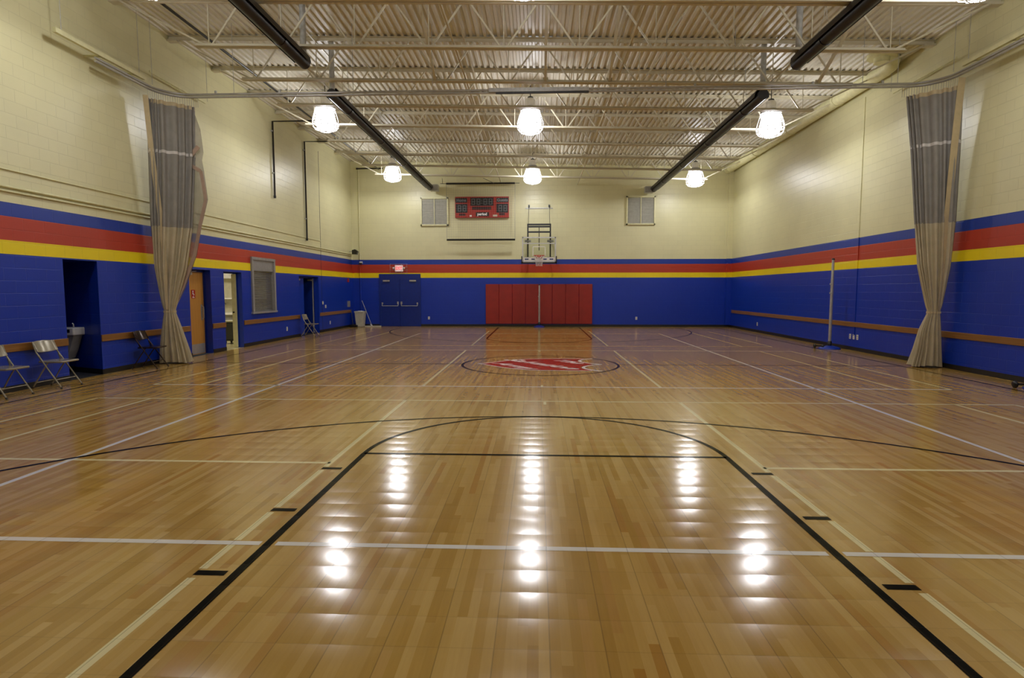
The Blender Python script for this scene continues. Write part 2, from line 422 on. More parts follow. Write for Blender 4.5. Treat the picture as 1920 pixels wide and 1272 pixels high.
# ------------------------------------------------------------------ walls
HOLES = [(-2.69, -1.88, 0, 2.165), (1.06, 1.99, 0, 2.13), (2.63, 3.58, 0, 2.12), (4.15, 5.63, .98, 2.56), (7.6, 9.43, 0, 2.13)]
wl = MB()
ys = sorted({WN, WB} | {h[0] for h in HOLES} | {h[1] for h in HOLES}); zs = sorted({0., 7.6} | {h[2] for h in HOLES} | {h[3] for h in HOLES})
for y0, y1 in zip(ys[:-1], ys[1:]):
    for z0, z1 in zip(zs[:-1], zs[1:]):
        ym, zm = (y0+y1)/2, (z0+z1)/2
        if any(h[0] < ym < h[1] and h[2] < zm < h[3] for h in HOLES): continue
        wl.poly([(WL, y0, z0), (WL, y1, z0), (WL, y1, z1), (WL, y0, z1)])
TH = .26
for i, (y0, y1, z0, z1) in enumerate(HOLES):
    if i == 0: continue
    a, b = WL, WL - TH
    wl.poly([(a, y0, z0), (b, y0, z0), (b, y0, z1), (a, y0, z1)]); wl.poly([(a, y1, z0), (b, y1, z0), (b, y1, z1), (a, y1, z1)])
    wl.poly([(a, y0, z1), (b, y0, z1), (b, y1, z1), (a, y1, z1)])
    if z0 > 0: wl.poly([(a, y0, z0), (b, y0, z0), (b, y1, z0), (a, y1, z0)])
    else: pass
struct(wl, 'wall_left', M['wall_y'], 'left painted block wall, blue below and cream above striped bands, with doorways', 'wall')
# alcove with splayed jambs, kitchen beyond the open doorway, dark passage
al = MB(); y0, y1, zt = -2.69, -1.88, 2.165
A = [(WL, y0), (-9.45, y0), (-9.45, -1.45), (WL, y1)]
for (xa, ya), (xb, yb) in zip(A[:-1], A[1:]): al.poly([(xa, ya, 0), (xb, yb, 0), (xb, yb, zt), (xa, ya, zt)])
al.poly([(x, y, zt) for x, y in A]); al.cur = 1; al.poly([(x, y, 0) for x, y in A])
al.cur = 2
for (xa, ya), (xb, yb) in list(zip(A[:-1], A[1:])): al.bar((xa + .005, ya + (-.005 if ya > -2 else .005), .05), (xb + .005, yb + (-.005 if yb > -2 else .005), .05), .012, .1)
struct(al, 'wall_alcove', [M['blueblock'], M['mat'], M['base']], 'dark blue recess in left wall with charcoal floor, holding the drinking fountain', 'alcove')
kt = MB(); kx = -11.6
kt.poly([(WL-TH, 2.3, 0), (kx, 2.3, 0), (kx, 2.3, 2.7), (WL-TH, 2.3, 2.7)]); kt.poly([(WL-TH, 6.9, 0), (kx, 6.9, 0), (kx, 6.9, 2.7), (WL-TH, 6.9, 2.7)])
kt.poly([(kx, 2.3, 0), (kx, 6.9, 0), (kx, 6.9, 2.7), (kx, 2.3, 2.7)]); kt.poly([(WL-TH, 2.3, 2.7), (kx, 2.3, 2.7), (kx, 6.9, 2.7), (WL-TH, 6.9, 2.7)])
kt.poly([(WL-TH-.001, 2.3, 0), (WL-TH-.001, 2.63, 0), (WL-TH-.001, 2.63, 2.7), (WL-TH-.001, 2.3, 2.7)]); kt.poly([(WL-TH-.001, 3.58, 0), (WL-TH-.001, 6.9, 0), (WL-TH-.001, 6.9, .98), (WL-TH-.001, 3.58, .98)])
kt.poly([(WL-TH-.001, 2.3, 2.56), (WL-TH-.001, 6.9, 2.56), (WL-TH-.001, 6.9, 2.7), (WL-TH-.001, 2.3, 2.7)])
kt.poly([(WL-TH-.001, 3.58, .98), (WL-TH-.001, 4.15, .98), (WL-TH-.001, 4.15, 2.56), (WL-TH-.001, 3.58, 2.56)]); kt.poly([(WL-TH-.001, 5.63, .98), (WL-TH-.001, 6.9, .98), (WL-TH-.001, 6.9, 2.56), (WL-TH-.001, 5.63, 2.56)])
kt.cur = 1; kt.poly([(WL, 2.3, -.002), (kx, 2.3, -.002), (kx, 6.9, -.002), (WL, 6.9, -.002)])
struct(kt, 'wall_kitchen', [M['kitchen'], M['f_tan']], 'pale walls of the lit kitchen seen through the open doorway', 'wall')
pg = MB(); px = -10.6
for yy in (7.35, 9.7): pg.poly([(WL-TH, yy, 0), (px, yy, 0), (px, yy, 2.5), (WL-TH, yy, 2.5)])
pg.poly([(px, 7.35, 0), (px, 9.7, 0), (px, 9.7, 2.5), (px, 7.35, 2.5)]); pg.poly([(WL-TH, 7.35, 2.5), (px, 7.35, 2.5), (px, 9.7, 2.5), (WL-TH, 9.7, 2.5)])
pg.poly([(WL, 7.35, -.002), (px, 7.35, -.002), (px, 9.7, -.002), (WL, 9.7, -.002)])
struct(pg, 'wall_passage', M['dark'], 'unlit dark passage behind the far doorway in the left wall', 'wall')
struct(MB().box(WR, WR+.2, WN-.2, WB+.2, -.1, 7.6), 'wall_right', M['wall_y'], 'right painted block wall, blue below red and yellow bands, cream above', 'wall')
struct(MB().box(WL-.0, WR, WB, WB+.2, -.1, 7.6), 'wall_back', M['wall_x'], 'far painted block end wall behind the basketball hoop', 'wall')
struct(MB().box(WL-.0, WR, WN-.2, WN, -.1, 7.6), 'wall_front', M['wall_x'], 'near end wall of the gym behind the viewpoint', 'wall')
# corner chase, far right
struct(MB().box(WR-.22, WR, WB-.14, WB, .1, 6.75), 'wall_pilaster', M['wall_x'], 'shallow painted pilaster in the far right corner', 'pilaster')

# corrugated roof deck, ribs running along the room
dk = MB(); P = .1524; prof = []
n = int((WR - WL) / P) + 1
for i in range(n + 1):
    x = WL + i * P
    for dx, up in ((0, 0), (.055, 0), (.073, 1), (.134, 1)):
        if x + dx <= WR + .001: prof.append((x + dx, deck(x + dx) + up * .04))
for yy in (WN, WB): dk.v += [Vector((x, yy, z)) for x, z in prof]
m = len(prof)
for i in range(m - 1): dk.f.append([i, i+1, m+i+1, m+i]); dk.mi.append(0); dk.smf.append(False)
struct(dk, 'ceiling', M['deck'], 'corrugated cream steel roof deck above the joists', 'ceiling')

# baseboards and wooden chair rails
bs = MB()
for a, b in ((WN, -2.69), (-1.88, 1.06), (1.99, 2.63), (3.58, 7.6), (9.43, WB)): bs.box(WL, WL+.012, a, b, 0, .1)
struct(bs, 'baseboard_left', M['base'], 'black rubber baseboard along the left wall', 'baseboard')
struct(MB().box(WR-.012, WR, WN, WB, 0, .1), 'baseboard_right', M['base'], 'black rubber baseboard along the right wall', 'baseboard')
bb = MB(); bb.box(WL, -7.2, WB-.012, WB, 0, .1); bb.box(-5.32, WR, WB-.012, WB, 0, .1)
struct(bb, 'baseboard_back', M['base'], 'black rubber baseboard along the far wall', 'baseboard')
for i, (a, b, d) in enumerate(((WN, -2.69, 'nearest the viewer, behind the beige folding chairs'), (-1.88, 1.0, 'between the alcove and the oak door'), (2.0, 2.63, 'on the narrow pier between oak door and kitchen doorway'), (3.62, 7.58, 'below the shuttered hatch'), (9.5, 13.25, 'beside the far left corner'))):
    struct(MB().rbox(WL, WL+.024, a, b, .635, .765, .008, 1), 'trim_%d' % (i+1), M['rail'], 'brown wooden wall rail on left wall ' + d, 'wall rail')
struct(MB().rbox(WR-.024, WR, WN, 13.3, .635, .765, .008, 1), 'trim_6', M['rail'], 'long brown wooden wall rail along the right wall', 'wall rail')
struct(MB().box(WR-.018, WR, 3.28, 3.32, .42, 6.6), 'trim_7', M['wall_y'], 'thin painted vertical conduit on right wall above the triple outlets', 'conduit')
struct(MB().box(WL, WL+.006, 9.74, 9.76, .1, 6.9), 'trim_8', M['dkgrey'], 'thin dark vertical expansion joint in the left wall by the far doorway', 'joint')
struct(MB().tube([(-8.05, WB-.03, .1), (-8.05, WB-.03, 6.95)], .028, 8), 'trim_9', M['wall_x'], 'painted vertical conduit beside the far left corner', 'conduit')

# ------------------------------------------------------------------ doors and hatch
d = thing('door_1', 'oak veneer door with steel kick plate and red sign, right of the left curtain', 'door', (WL-.19, 1.5, 0)); d['kind'] = 'structure'
X = WL - .19
lf = MB().box(X-.045, X, 1.09, 1.96, .012, 2.07).build('door_leaf', M['door'], d)
MB().box(X, X+.004, 1.13, 1.94, .03, .27).build('kick_plate', M['alu'], d)
MB().box(X, X+.004, 1.82, 1.90, .86, 1.26).build('pull_plate', M['grey'], d)
MB().tube([(X+.002, 1.87, .9), (X+.05, 1.87, .92), (X+.05, 1.87, 1.2), (X+.002, 1.87, 1.22)], .01, 8).build('pull_handle', M['alu'], d)
sgn = MB().box(X, X+.006, 1.44, 1.6, 1.42, 1.63).build('sign', M['redsign'], d)
w = MB(); w.lathe([(.0, -.0), (.022, 0), (.022, .002), (0, .002)], (0, 0, 0), 10)
w.v = [Vector((X+.007 + v.z, 1.5 + v.x, 1.59 + v.y)) for v in w.v]
w.box(X+.0065, X+.0085, 1.485, 1.515, 1.52, 1.565); w.box(X+.0065, X+.0085, 1.515, 1.56, 1.51, 1.525)
for k in range(9): w.bar((X+.008, 1.505 + .035*math.cos(2*PI*k/12 - 2.2), 1.50 + .035*math.sin(2*PI*k/12 - 2.2)), (X+.008, 1.505 + .035*math.cos(2*PI*(k+1)/12 - 2.2), 1.50 + .035*math.sin(2*PI*(k+1)/12 - 2.2)), .008, .003, (1, 0, 0))
w.box(X+.0065, X+.0085, 1.47, 1.56, 1.435, 1.45)
w.build('pictogram', M['print'], sgn)
cl = MB().box(X, X+.06, 1.12, 1.42, 2.0, 2.06).build('door_closer', M['alu'], d)
MB().bar((X+.05, 1.2, 2.065), (X+.14, 1.45, 2.09), .02, .008).build('closer_arm', M['alu'], cl)
fr = MB(); fr.box(X-.05, X+.03, 1.06, 1.09, 0, 2.13); fr.box(X-.05, X+.03, 1.96, 1.99, 0, 2.13); fr.box(X-.05, X+.03, 1.06, 1.99, 2.075, 2.13)
fr.build('door_frame', M['dkblue'], d)

d = thing('door_2', 'open kitchen doorway with pale door edge and dark blue frame', 'door', (WL-.2, 3.1, 0)); d['kind'] = 'structure'
fr = MB(); X = WL - .13
fr.box(X-.06, X, 2.63, 2.66, 0, 2.12); fr.box(X-.06, X, 3.55, 3.58, 0, 2.12); fr.box(X-.06, X, 2.66, 3.55, 2.08, 2.12); fr.build('door_frame', M['dkblue'], d)
MB().box(WL-TH-.02, WL-.15, 3.535, 3.578, .0, 2.075).build('door_edge', M['cream'], d)
MB().tube([(WL-TH+.03, 3.535, 1.0), (WL-TH+.03, 3.49, 1.0)], .022, 8).build('door_knob', M['rubber'], d)

w1 = thing('window_1', 'grey roll-down shutter hatch with metal frame crossing the yellow band', 'hatch', (WL, 4.89, .98)); w1['kind'] = 'structure'
fr = MB()
fr.box(WL-.1, WL+.05, 4.12, 4.22, .98, 2.6); fr.box(WL-.1, WL+.05, 5.56, 5.66, .98, 2.6); fr.box(WL-.1, WL+.05, 4.22, 5.56, 2.52, 2.6); fr.build('frame', M['grey'], w1)
MB().box(WL-.1, WL+.06, 4.08, 5.7, .93, .985).build('sill', M['alu'], w1)
MB().box(WL-.09, WL+.01, 4.22, 5.56, 2.2, 2.52).build('shutter_hood', M['grey'], w1)
sh_ = MB(); zz = .99
while zz < 2.2:
    sh_.prism([(WL-.07, 4.22, zz), (WL-.05, 4.22, zz+.012), (WL-.045, 4.22, zz+.035), (WL-.07, 4.22, zz+.047), (WL-.08, 4.22, zz+.024)], (0, 1.34, 0)); zz += .05
sh_.build('shutter_curtain', M['shutter'], w1)

d = thing('door_3', 'dark open doorway at far end of left wall with blue door leaf and steel edge', 'door', (WL-.2, 8.5, 0)); d['kind'] = 'structure'
X = WL - .17
fr = MB(); fr.box(X-.06, X, 7.6, 7.65, 0, 2.13); fr.box(X-.06, X, 9.38, 9.43, 0, 2.13); fr.box(X-.06, X, 7.65, 9.38, 2.07, 2.13); fr.build('door_frame', M['dkblue'], d)
MB().box(X-.05, X-.005, 7.66, 8.42, .012, 2.06).build('door_leaf', M['blue'], d)
lf = MB().box(X-.86, X-.03, 9.31, 9.355, .012, 2.06).build('door_leaf', M['dkblue'], d)
MB().box(X-.03, X-.006, 9.3, 9.36, .012, 2.06).build('door_edge', M['grey'], lf)
MB().box(X-.005, X+.05, 7.72, 8.0, 1.98, 2.04).build('door_closer', M['alu'], d)
MB().box(X-.2, X-.04, 9.25, 9.3, 1.98, 2.04).build('door_closer', M['alu'], d)

d = thing('door_4', 'blue double exit doors with silver push bars under the exit sign', 'door', (-6.26, WB, 0)); d['kind'] = 'structure'
fr = MB(); fr.box(-7.2, -7.13, WB-.05, WB+.02, 0, 2.36); fr.box(-5.39, -5.32, WB-.05, WB+.02, 0, 2.36); fr.box(-7.13, -5.39, WB-.05, WB+.02, 2.12, 2.36); fr.build('door_frame', M['dkblue'], d)
for sg, x0, x1 in ((-1, -7.13, -6.265), (1, -6.255, -5.39)):
    lf = MB().box(x0, x1, WB-.04, WB-.005, .01, 2.12).build('door_leaf', M['dkblue'], d)
    pb = MB(); ya, yb = WB-.04, WB-.13
    pb.tube([(x0+.07, yb, .93), (x1-.07, yb, .93)], .014, 8); pb.tube([(x0+.07, ya, 1.04), (x0+.07, yb, .93)], .014, 8); pb.tube([(x1-.07, ya, 1.04), (x1-.07, yb, .93)], .014, 8)
    xa = x1 - .12 if sg < 0 else x0 + .03
    pb.box(xa, xa+.07, ya-.04, ya, 1.0, 1.12); xb = x0+.04 if sg < 0 else x1-.11
    pb.box(xb, xb+.06, ya-.03, ya, 1.0, 1.08); pb.build('push_bar', M['alu'], lf)
    xc = x0 + .12 if sg < 0 else x1 - .42
    MB().box(xc, xc+.3, ya-.06, ya, 2.02, 2.09).build('door_closer', M['alu'], lf)

# ------------------------------------------------------------------ roof joists
NX = [-.72 + 1.44 * k for k in range(-4, 6)]
def make_joist(y, label):
    t = thing('roof_joist', label, 'joist', (0, y, 6.2), 'open-web roof joists')
    def ch(z0, xa, xb, dz, wid, name):
        m = MB()
        for s in (-1, 1):
            m.bar((xa, y + s*(wid/2+.012), z0(xa)), (xb, y + s*(wid/2+.012), z0(xb)), wid, .008); m.bar((xa, y + s*.014, z0(xa)+dz), (xb, y + s*.014, z0(xb)+dz), .008, abs(dz)*2)
        m.build(name, M['steel'], t)
    ch(lambda x: deck(x)-.006, -8.41, 8.41, -.035, .075, 'top_chord')
    ch(lambda x: chord(x), -6.75, 6.75, .03, .065, 'bottom_chord')
    for x in NX:
        MB().bar((x, y, chord(x)+.02), (x, y, deck(x)-.05), .016, .022).build('web_vertical', M['steel'], t)
    for i, x in enumerate(NX):
        for s in (-1, 1):
            xt = x + s * .68
            if i == 0 and s < 0: xt = -8.3
            if i == len(NX)-1 and s > 0: xt = 8.3
            MB().bar((x + s*.05, y, chord(x)+.02), (xt, y, deck(xt)-.05), .026, .032).build('web_diagonal', M['steel'], t)
    for x in (-8.31, 8.31): MB().box(x-.11, x+.11, y-.07, y+.07, deck(x)-.12, deck(x)-.075).build('bearing_seat', M['steel'], t)
    return t
ORD = ['lowest chord cut by the top edge of photo, nearest the viewer', 'second from the viewer, just before the curtain track', 'third from the viewer, just behind the curtain track', 'fourth from the viewer, in front of nearer lamp row', 'fifth from the viewer, just behind the nearer lamp row', 'sixth from the viewer, midway between the lamp rows', 'seventh from the viewer, third from far wall', 'eighth from the viewer, in front of the far lamp row', 'closest to the far wall, behind far lamp row']
j0 = make_joist(JY[0], 'cream steel open-web joist, ' + ORD[0])
for y, o in zip(JY[1:], ORD[1:]): dup(j0, 'cream steel open-web joist, ' + o, (0, y, 6.2))
k = 0
for x, s in ((-5.04, 'left of the left heater tubes'), (-1.68, 'left of centre'), (1.68, 'right of centre'), (5.04, 'right of the right heater tubes')):
    t = thing('bridging_angle', 'thin cream bridging line running along the joists ' + s, 'bridging', (x, 5, 6.2), 'joist bridging')
    MB().bar((x, -3.2, chord(x)+.09), (x, WB-.02, chord(x)+.09), .03, .03).build('lower_angle', M['steel'], t)
    MB().bar((x, -3.2, deck(x)-.1), (x, WB-.02, deck(x)-.1), .03, .03).build('upper_angle', M['steel'], t)

for x, lab in ((-2.35, 'left of the middle lamp'), (.1, 'straight above the middle lamp'), (1.5, 'right of the middle lamp'), (6.0, 'near the right curtain')):
    t = thing('kicker_brace', 'tan sloping brace above the curtain track, ' + lab, 'brace', (x, .69, 6.3), 'sloping joist braces')
    MB().bar((x, .66, chord(x)+.03), (x, -1.0, deck(x)-.06), .055, .055).build('strut', M['steel'], t)
    MB().box(x-.06, x+.06, .64, .66, chord(x)-.01, chord(x)+.1).build('end_plate', M['steel'], t)
# ------------------------------------------------------------------ high-bay lamps
def make_lamp(x, y, label):
    zc = 6.16 - SL * x                                     # middle of the refractor
    t = thing('high_bay_lamp', label, 'lamp', (x, y, zc), 'caged high-bay lamps')
    MB().tube([(x, y, zc+.66), (x, y, deck(x)-.0)], .012, 6).build('stem', M['dkgrey'], t)
    MB().lathe([(.05, zc+.61), (.075, zc+.62), (.075, zc+.66), (.02, zc+.68)], (x, y, 0), 12).build('hanger_box', M['dkgrey'], t)
    MB().lathe([(.13, zc+.40), (.13, zc+.58), (.09, zc+.62)], (x, y, 0), 16).build('ballast_housing', M['white'], t)
    MB().lathe([(.27, zc+.285), (.27, zc+.31), (.16, zc+.40), (.0, zc+.40)], (x, y, 0), 20).build('collar', M['grey'], t)
    rf = MB().lathe([(.27, zc+.0), (.295, zc-.07), (.28, zc-.14), (.23, zc-.215), (.14, zc-.265), (.0, zc-.28)], (x, y, 0), 20)
    rf.cur = 1; rf.lathe([(.205, zc+.28), (.24, zc+.15), (.27, zc+.0)], (x, y, 0), 20); rf.build('refractor', [M['glow'], M['glow_top']], t)
    bl = bpy.data.lights.new('bulb', 'SPOT') if 'bulb' not in bpy.data.lights else bpy.data.lights['bulb']
    bl.energy = 135; bl.color = (.97, .97, 1); bl.spot_size = math.radians(176); bl.spot_blend = .35; bl.shadow_soft_size = .17
    bo = bpy.data.objects.new('bulb', bl); COL.objects.link(bo); bo.parent = t; bo.location = (0, 0, -.02)
    pl = bpy.data.lights.new('bulb_glow', 'POINT') if 'bulb_glow' not in bpy.data.lights else bpy.data.lights['bulb_glow']
    pl.energy = 82; pl.color = (.97, .97, 1); pl.shadow_soft_size = .17
    bo = bpy.data.objects.new('bulb_glow', pl); COL.objects.link(bo); bo.parent = t; bo.location = (0, 0, .04)
    c = MB()
    pr = [(.24, .30), (.30, .16), (.345, .0), (.36, -.1), (.345, -.19), (.28, -.27), (.16, -.315), (.05, -.325)]
    for a in range(12): c.tube([(x + r*math.cos(a*PI/6), y + r*math.sin(a*PI/6), zc+z) for r, z in pr], .008, 5)
    for r, z in ((.27, .24), (.36, -.1), (.345, -.19), (.16, -.315)):
        c.tube([(x + r*math.cos(a*PI/12), y + r*math.sin(a*PI/12), zc+z) for a in range(25)], .010, 5, False)
    c.build('wire_guard', M['white'], t)
    return t
lamp = make_lamp(-.27, 3.6, 'lit caged lamp in the nearer row, middle one, right of scoreboard line')
CS = ((-5.9, 'left one near heater tube'), (-.27, 'middle one'), (6.13, 'right one near heater tube'))
for x, s in CS:
    for y, r in ((3.6, 'nearer row'), (11.1, 'far row'), (-3.9, 'row at top edge of photo'), (-11.4, 'row above the viewpoint')):
        if x == -.27 and y == 3.6: lamp['label'] = 'lit caged lamp in nearer row, middle one'; continue
        lab = 'lit caged lamp in %s, %s' % (r, s)
        if y == -3.9 and x > 0: lab = 'lit lamp cut off by the top edge at upper right'
        if y == -11.4 and x == -.27: continue
        dup(lamp, lab, (x, y, 6.16 - SL * x))

# ------------------------------------------------------------------ radiant tube heaters
def heater(x, z, ya, yb, label, flue_y, box_y=None):
    t = thing('tube_heater', label, 'heater', (x, (ya+yb)/2, z), 'black radiant tube heaters')
    MB().tube([(x, ya, z), (x, yb, z)], .115, 16).build('heater_tube', M['heater'], t)
    h = MB(); pts = [(-.165, -.03), (-.15, .07), (-.08, .15), (.08, .15), (.15, .07), (.165, -.03), (.157, -.03), (.142, .065), (.075, .14), (-.075, .14), (-.142, .065), (-.157, -.03)]
    h.prism([(x+a, ya+.1, z+b) for a, b in pts], (0, yb-ya-.2, 0)); h.build('reflector_hood', M['heater'], t)
    yy = ya + 1.2
    while yy < yb - .3:
        MB().tube([(x, yy-.06, z), (x, yy+.06, z)], .125, 16).build('coupling', M['black'], t)
        hg = MB()
        for s in (-1, 1): hg.tube([(x+s*.13, yy, z+.06), (x+s*.02, yy, z+.4), (x, yy, deck(x))], .004, 5)
        hg.build('hanger_chain', M['galv'], t); yy += 3.0
    if flue_y is not None:
        MB().tube([(x, flue_y, z+.1), (x, flue_y, deck(x)+.02)], .06, 12).build('flue', M['galv'], t)
    if box_y is not None:
        s = 1 if x < 0 else -1
        MB().box(x + s*.02, x + s*.36, box_y, box_y+.32, z-.12, z+.14).build('burner_box', M['galv'], t)
    return t
heater(-4.75, 6.07, .8, 13.05, 'long black heater tube on the left, far run ending above left louvre', .86, 13.0)
heater(4.9, 5.92, .8, 13.05, 'long black heater tube on the right, far run ending above right louvre', .86, 13.0)
heater(-4.68, 6.1, -12.2, -.9, 'black heater tube at upper left, near run cut by top edge', -.96)
heater(4.88, 5.93, -12.2, -.9, 'black heater tube at upper right, near run cut by top edge', -.96)

# ------------------------------------------------------------------ pipes and ducts
tag(MB().tube([(-7.05, -5, 6.93), (-7.05, 13.3, 6.93)], .028, 8).build('gas_pipe', M['black'], loc=(-7.05, 4, 6.93)), 'dark pipe running along the roof near the left wall', 'pipe')
for pts, lab in (([(-7.1, 5.79, 6.9), (WL+.05, 5.79, 6.9), (WL+.05, 5.79, 4.56)], 'short black pipe dropping down the left wall, nearer of two'), ([(-7.1, 8.31, 6.9), (WL+.05, 8.31, 6.9), (WL+.05, 8.31, 3.44)], 'long black pipe dropping down the left wall, farther of two'), ([(-6.9, 13.45, 7.0), (-8.1, 13.45, 7.0)], 'short horizontal black pipe high in the far left corner')):
    t = thing('drop_pipe', lab, 'pipe', pts[-1])
    MB().tube(pts, .03, 8).build('pipe_run', M['black'], t)
    p = Vector(pts[-1])
    if len(pts) == 3:
        MB().tube([p + Vector((0, 0, -.03)), p + Vector((0, 0, .05))], .04, 8).build('end_cap', M['black'], t)
        for zc in (p.z + .75, 6.6): MB().box(WL, WL+.06, p.y-.05, p.y+.05, zc-.02, zc+.02).build('pipe_clamp', M['galv'], t)
    else: MB().tube([p, p + Vector((.08, 0, 0))], .04, 8).build('elbow', M['black'], t)
for z, r, ya, yb, lab in ((3.51, .012, WN, 9.7, 'thin cream conduit along the left wall, highest of three'), (3.24, .022, WN, 13.5, 'cream conduit along the left wall, middle of three'), (3.17, .018, WN, 13.5, 'cream conduit just above the blue band of left wall')):
    tag(MB().tube([(WL+r+.005, ya, z), (WL+r+.005, yb, z)], r, 8).build('wall_conduit', M['cream'], loc=(WL+r, 0, z)), lab, 'conduit')
du = thing('air_duct', 'round cream duct along the top of the right wall with upturned end', 'duct', (8.15, 6, 6.85))
pts = [(8.16, WB-.05, 6.83), (8.16, 2.0, 6.83)] + [(8.16, 2.0 - .35*math.sin(a), 7.18 - .35*math.cos(a)) for a in (.4, .8, 1.2, 1.55)] + [(8.16, 1.65, 7.3)]
MB().tube(pts[:2], .17, 20).build('duct_run', M['cream'], du)
MB().tube([(8.16, 2.02, 6.83), (8.14, 1.75, 6.84), (8.05, 1.55, 6.88), (7.85, 1.42, 6.98)], .17, 16).build('duct_elbow', M['cream'], du)
MB().tube([(7.72, 1.38, 6.2+.55), (7.72, 1.38, deck(7.7)+.03)], .16, 20).build('duct_riser', M['cream'], du)
MB().lathe([(.3, deck(7.7)-.09), (.3, deck(7.7)-.01)], (7.72, 1.38, 0), 24).build('roof_collar', M['cream'], du)
for y in (4.2, 7.2, 10.2, 13.2):
    MB().tube([(8.16 + .18*math.cos(a*PI/10), y, 6.83 + .18*math.sin(a*PI/10)) for a in range(21)], .012, 5, False).build('strap', M['cream'], du)

# ------------------------------------------------------------------ curtain track and the two tied curtains
ct = thing('curtain_track', 'metal curtain track spanning the gym with curved ends along both side walls', 'track', (0, 0, 5.82))
def trackpath(z):
    R = .62; L = []
    L += [(-8.1, -2.05, z), (-8.1, -.62, z)]
    L += [(-7.48 - R*math.cos(a), -.62 + R*math.sin(a), z) for a in [i*PI/20 for i in range(1, 10)]]
    L += [(-7.48, 0, z)]
    return L + [(-x, y, zz) for x, y, zz in L[::-1]]
def trackend(): 
    L = trackpath(5.8); return L[:-2] + [(8.1, -.62, 5.8), (8.1, -4.5, 5.8)]
r = MB()
for off in (-.028, .028):
    pth = [(x, y, 5.8 + off) for x, y, z in trackend()]; r.tube(pth, .024, 8)
r.build('rail', M['alu'], ct)
MB().box(-1.1, 1.0, -.07, -.03, 5.77, 5.85).build('overlap_rail', M['galv'], ct)
MB().box(-.95, 1.0, -.06, -.02, 5.735, 5.76).build('dark_insert', M['dkgrey'], ct)
for x in (-6.6, -4.0, -2.3, 2.6, 4.0, 6.6, 7.3):
    MB().tube([(x, 0, 5.85), (x, 0, deck(x))], .006, 5).build('hanger_rod', M['galv'], ct)
for sg in (-1, 1):
    ye = -2.95 if sg < 0 else -4.5
    MB().box(sg*8.1-.03, sg*8.1+.03, ye, -.72, 5.9, 5.98).build('support_channel', M['cream'], ct)
    MB().box(sg*8.28-.015, sg*8.28+.015, -.25, 1.85, 6.22, 6.26).build('support_channel', M['cream'], ct)
    for y in (-1.9, -1.0): MB().box(sg*8.1, sg*8.42, y-.025, y+.025, 5.9, 5.93).build('wall_bracket', M['cream'], ct)
    MB().bar((sg*8.28, .1, 6.22), (sg*7.7, .0, 5.85), .02, .02).build('brace', M['cream'], ct)
    for y in (-.3, -.7, 1.8): MB().tube([(sg*8.2, y, 5.95 if y < 0 else 6.25), (sg*8.2, y, deck(sg*8.2))], .005, 5).build('hanger_rod', M['galv'], ct)
for y in (-2.8, ): MB().tube([(-8.1, y, 5.98), (-8.1, y, deck(-8.1))], .006, 5).build('hanger_rod', M['galv'], ct)
for x in (-7.0, -5.6, -3.2, 0, 3.2, 5.6, 7.0): MB().box(x-.02, x+.02, -.02, .02, 5.82, 5.9).build('track_clip', M['galv'], ct)

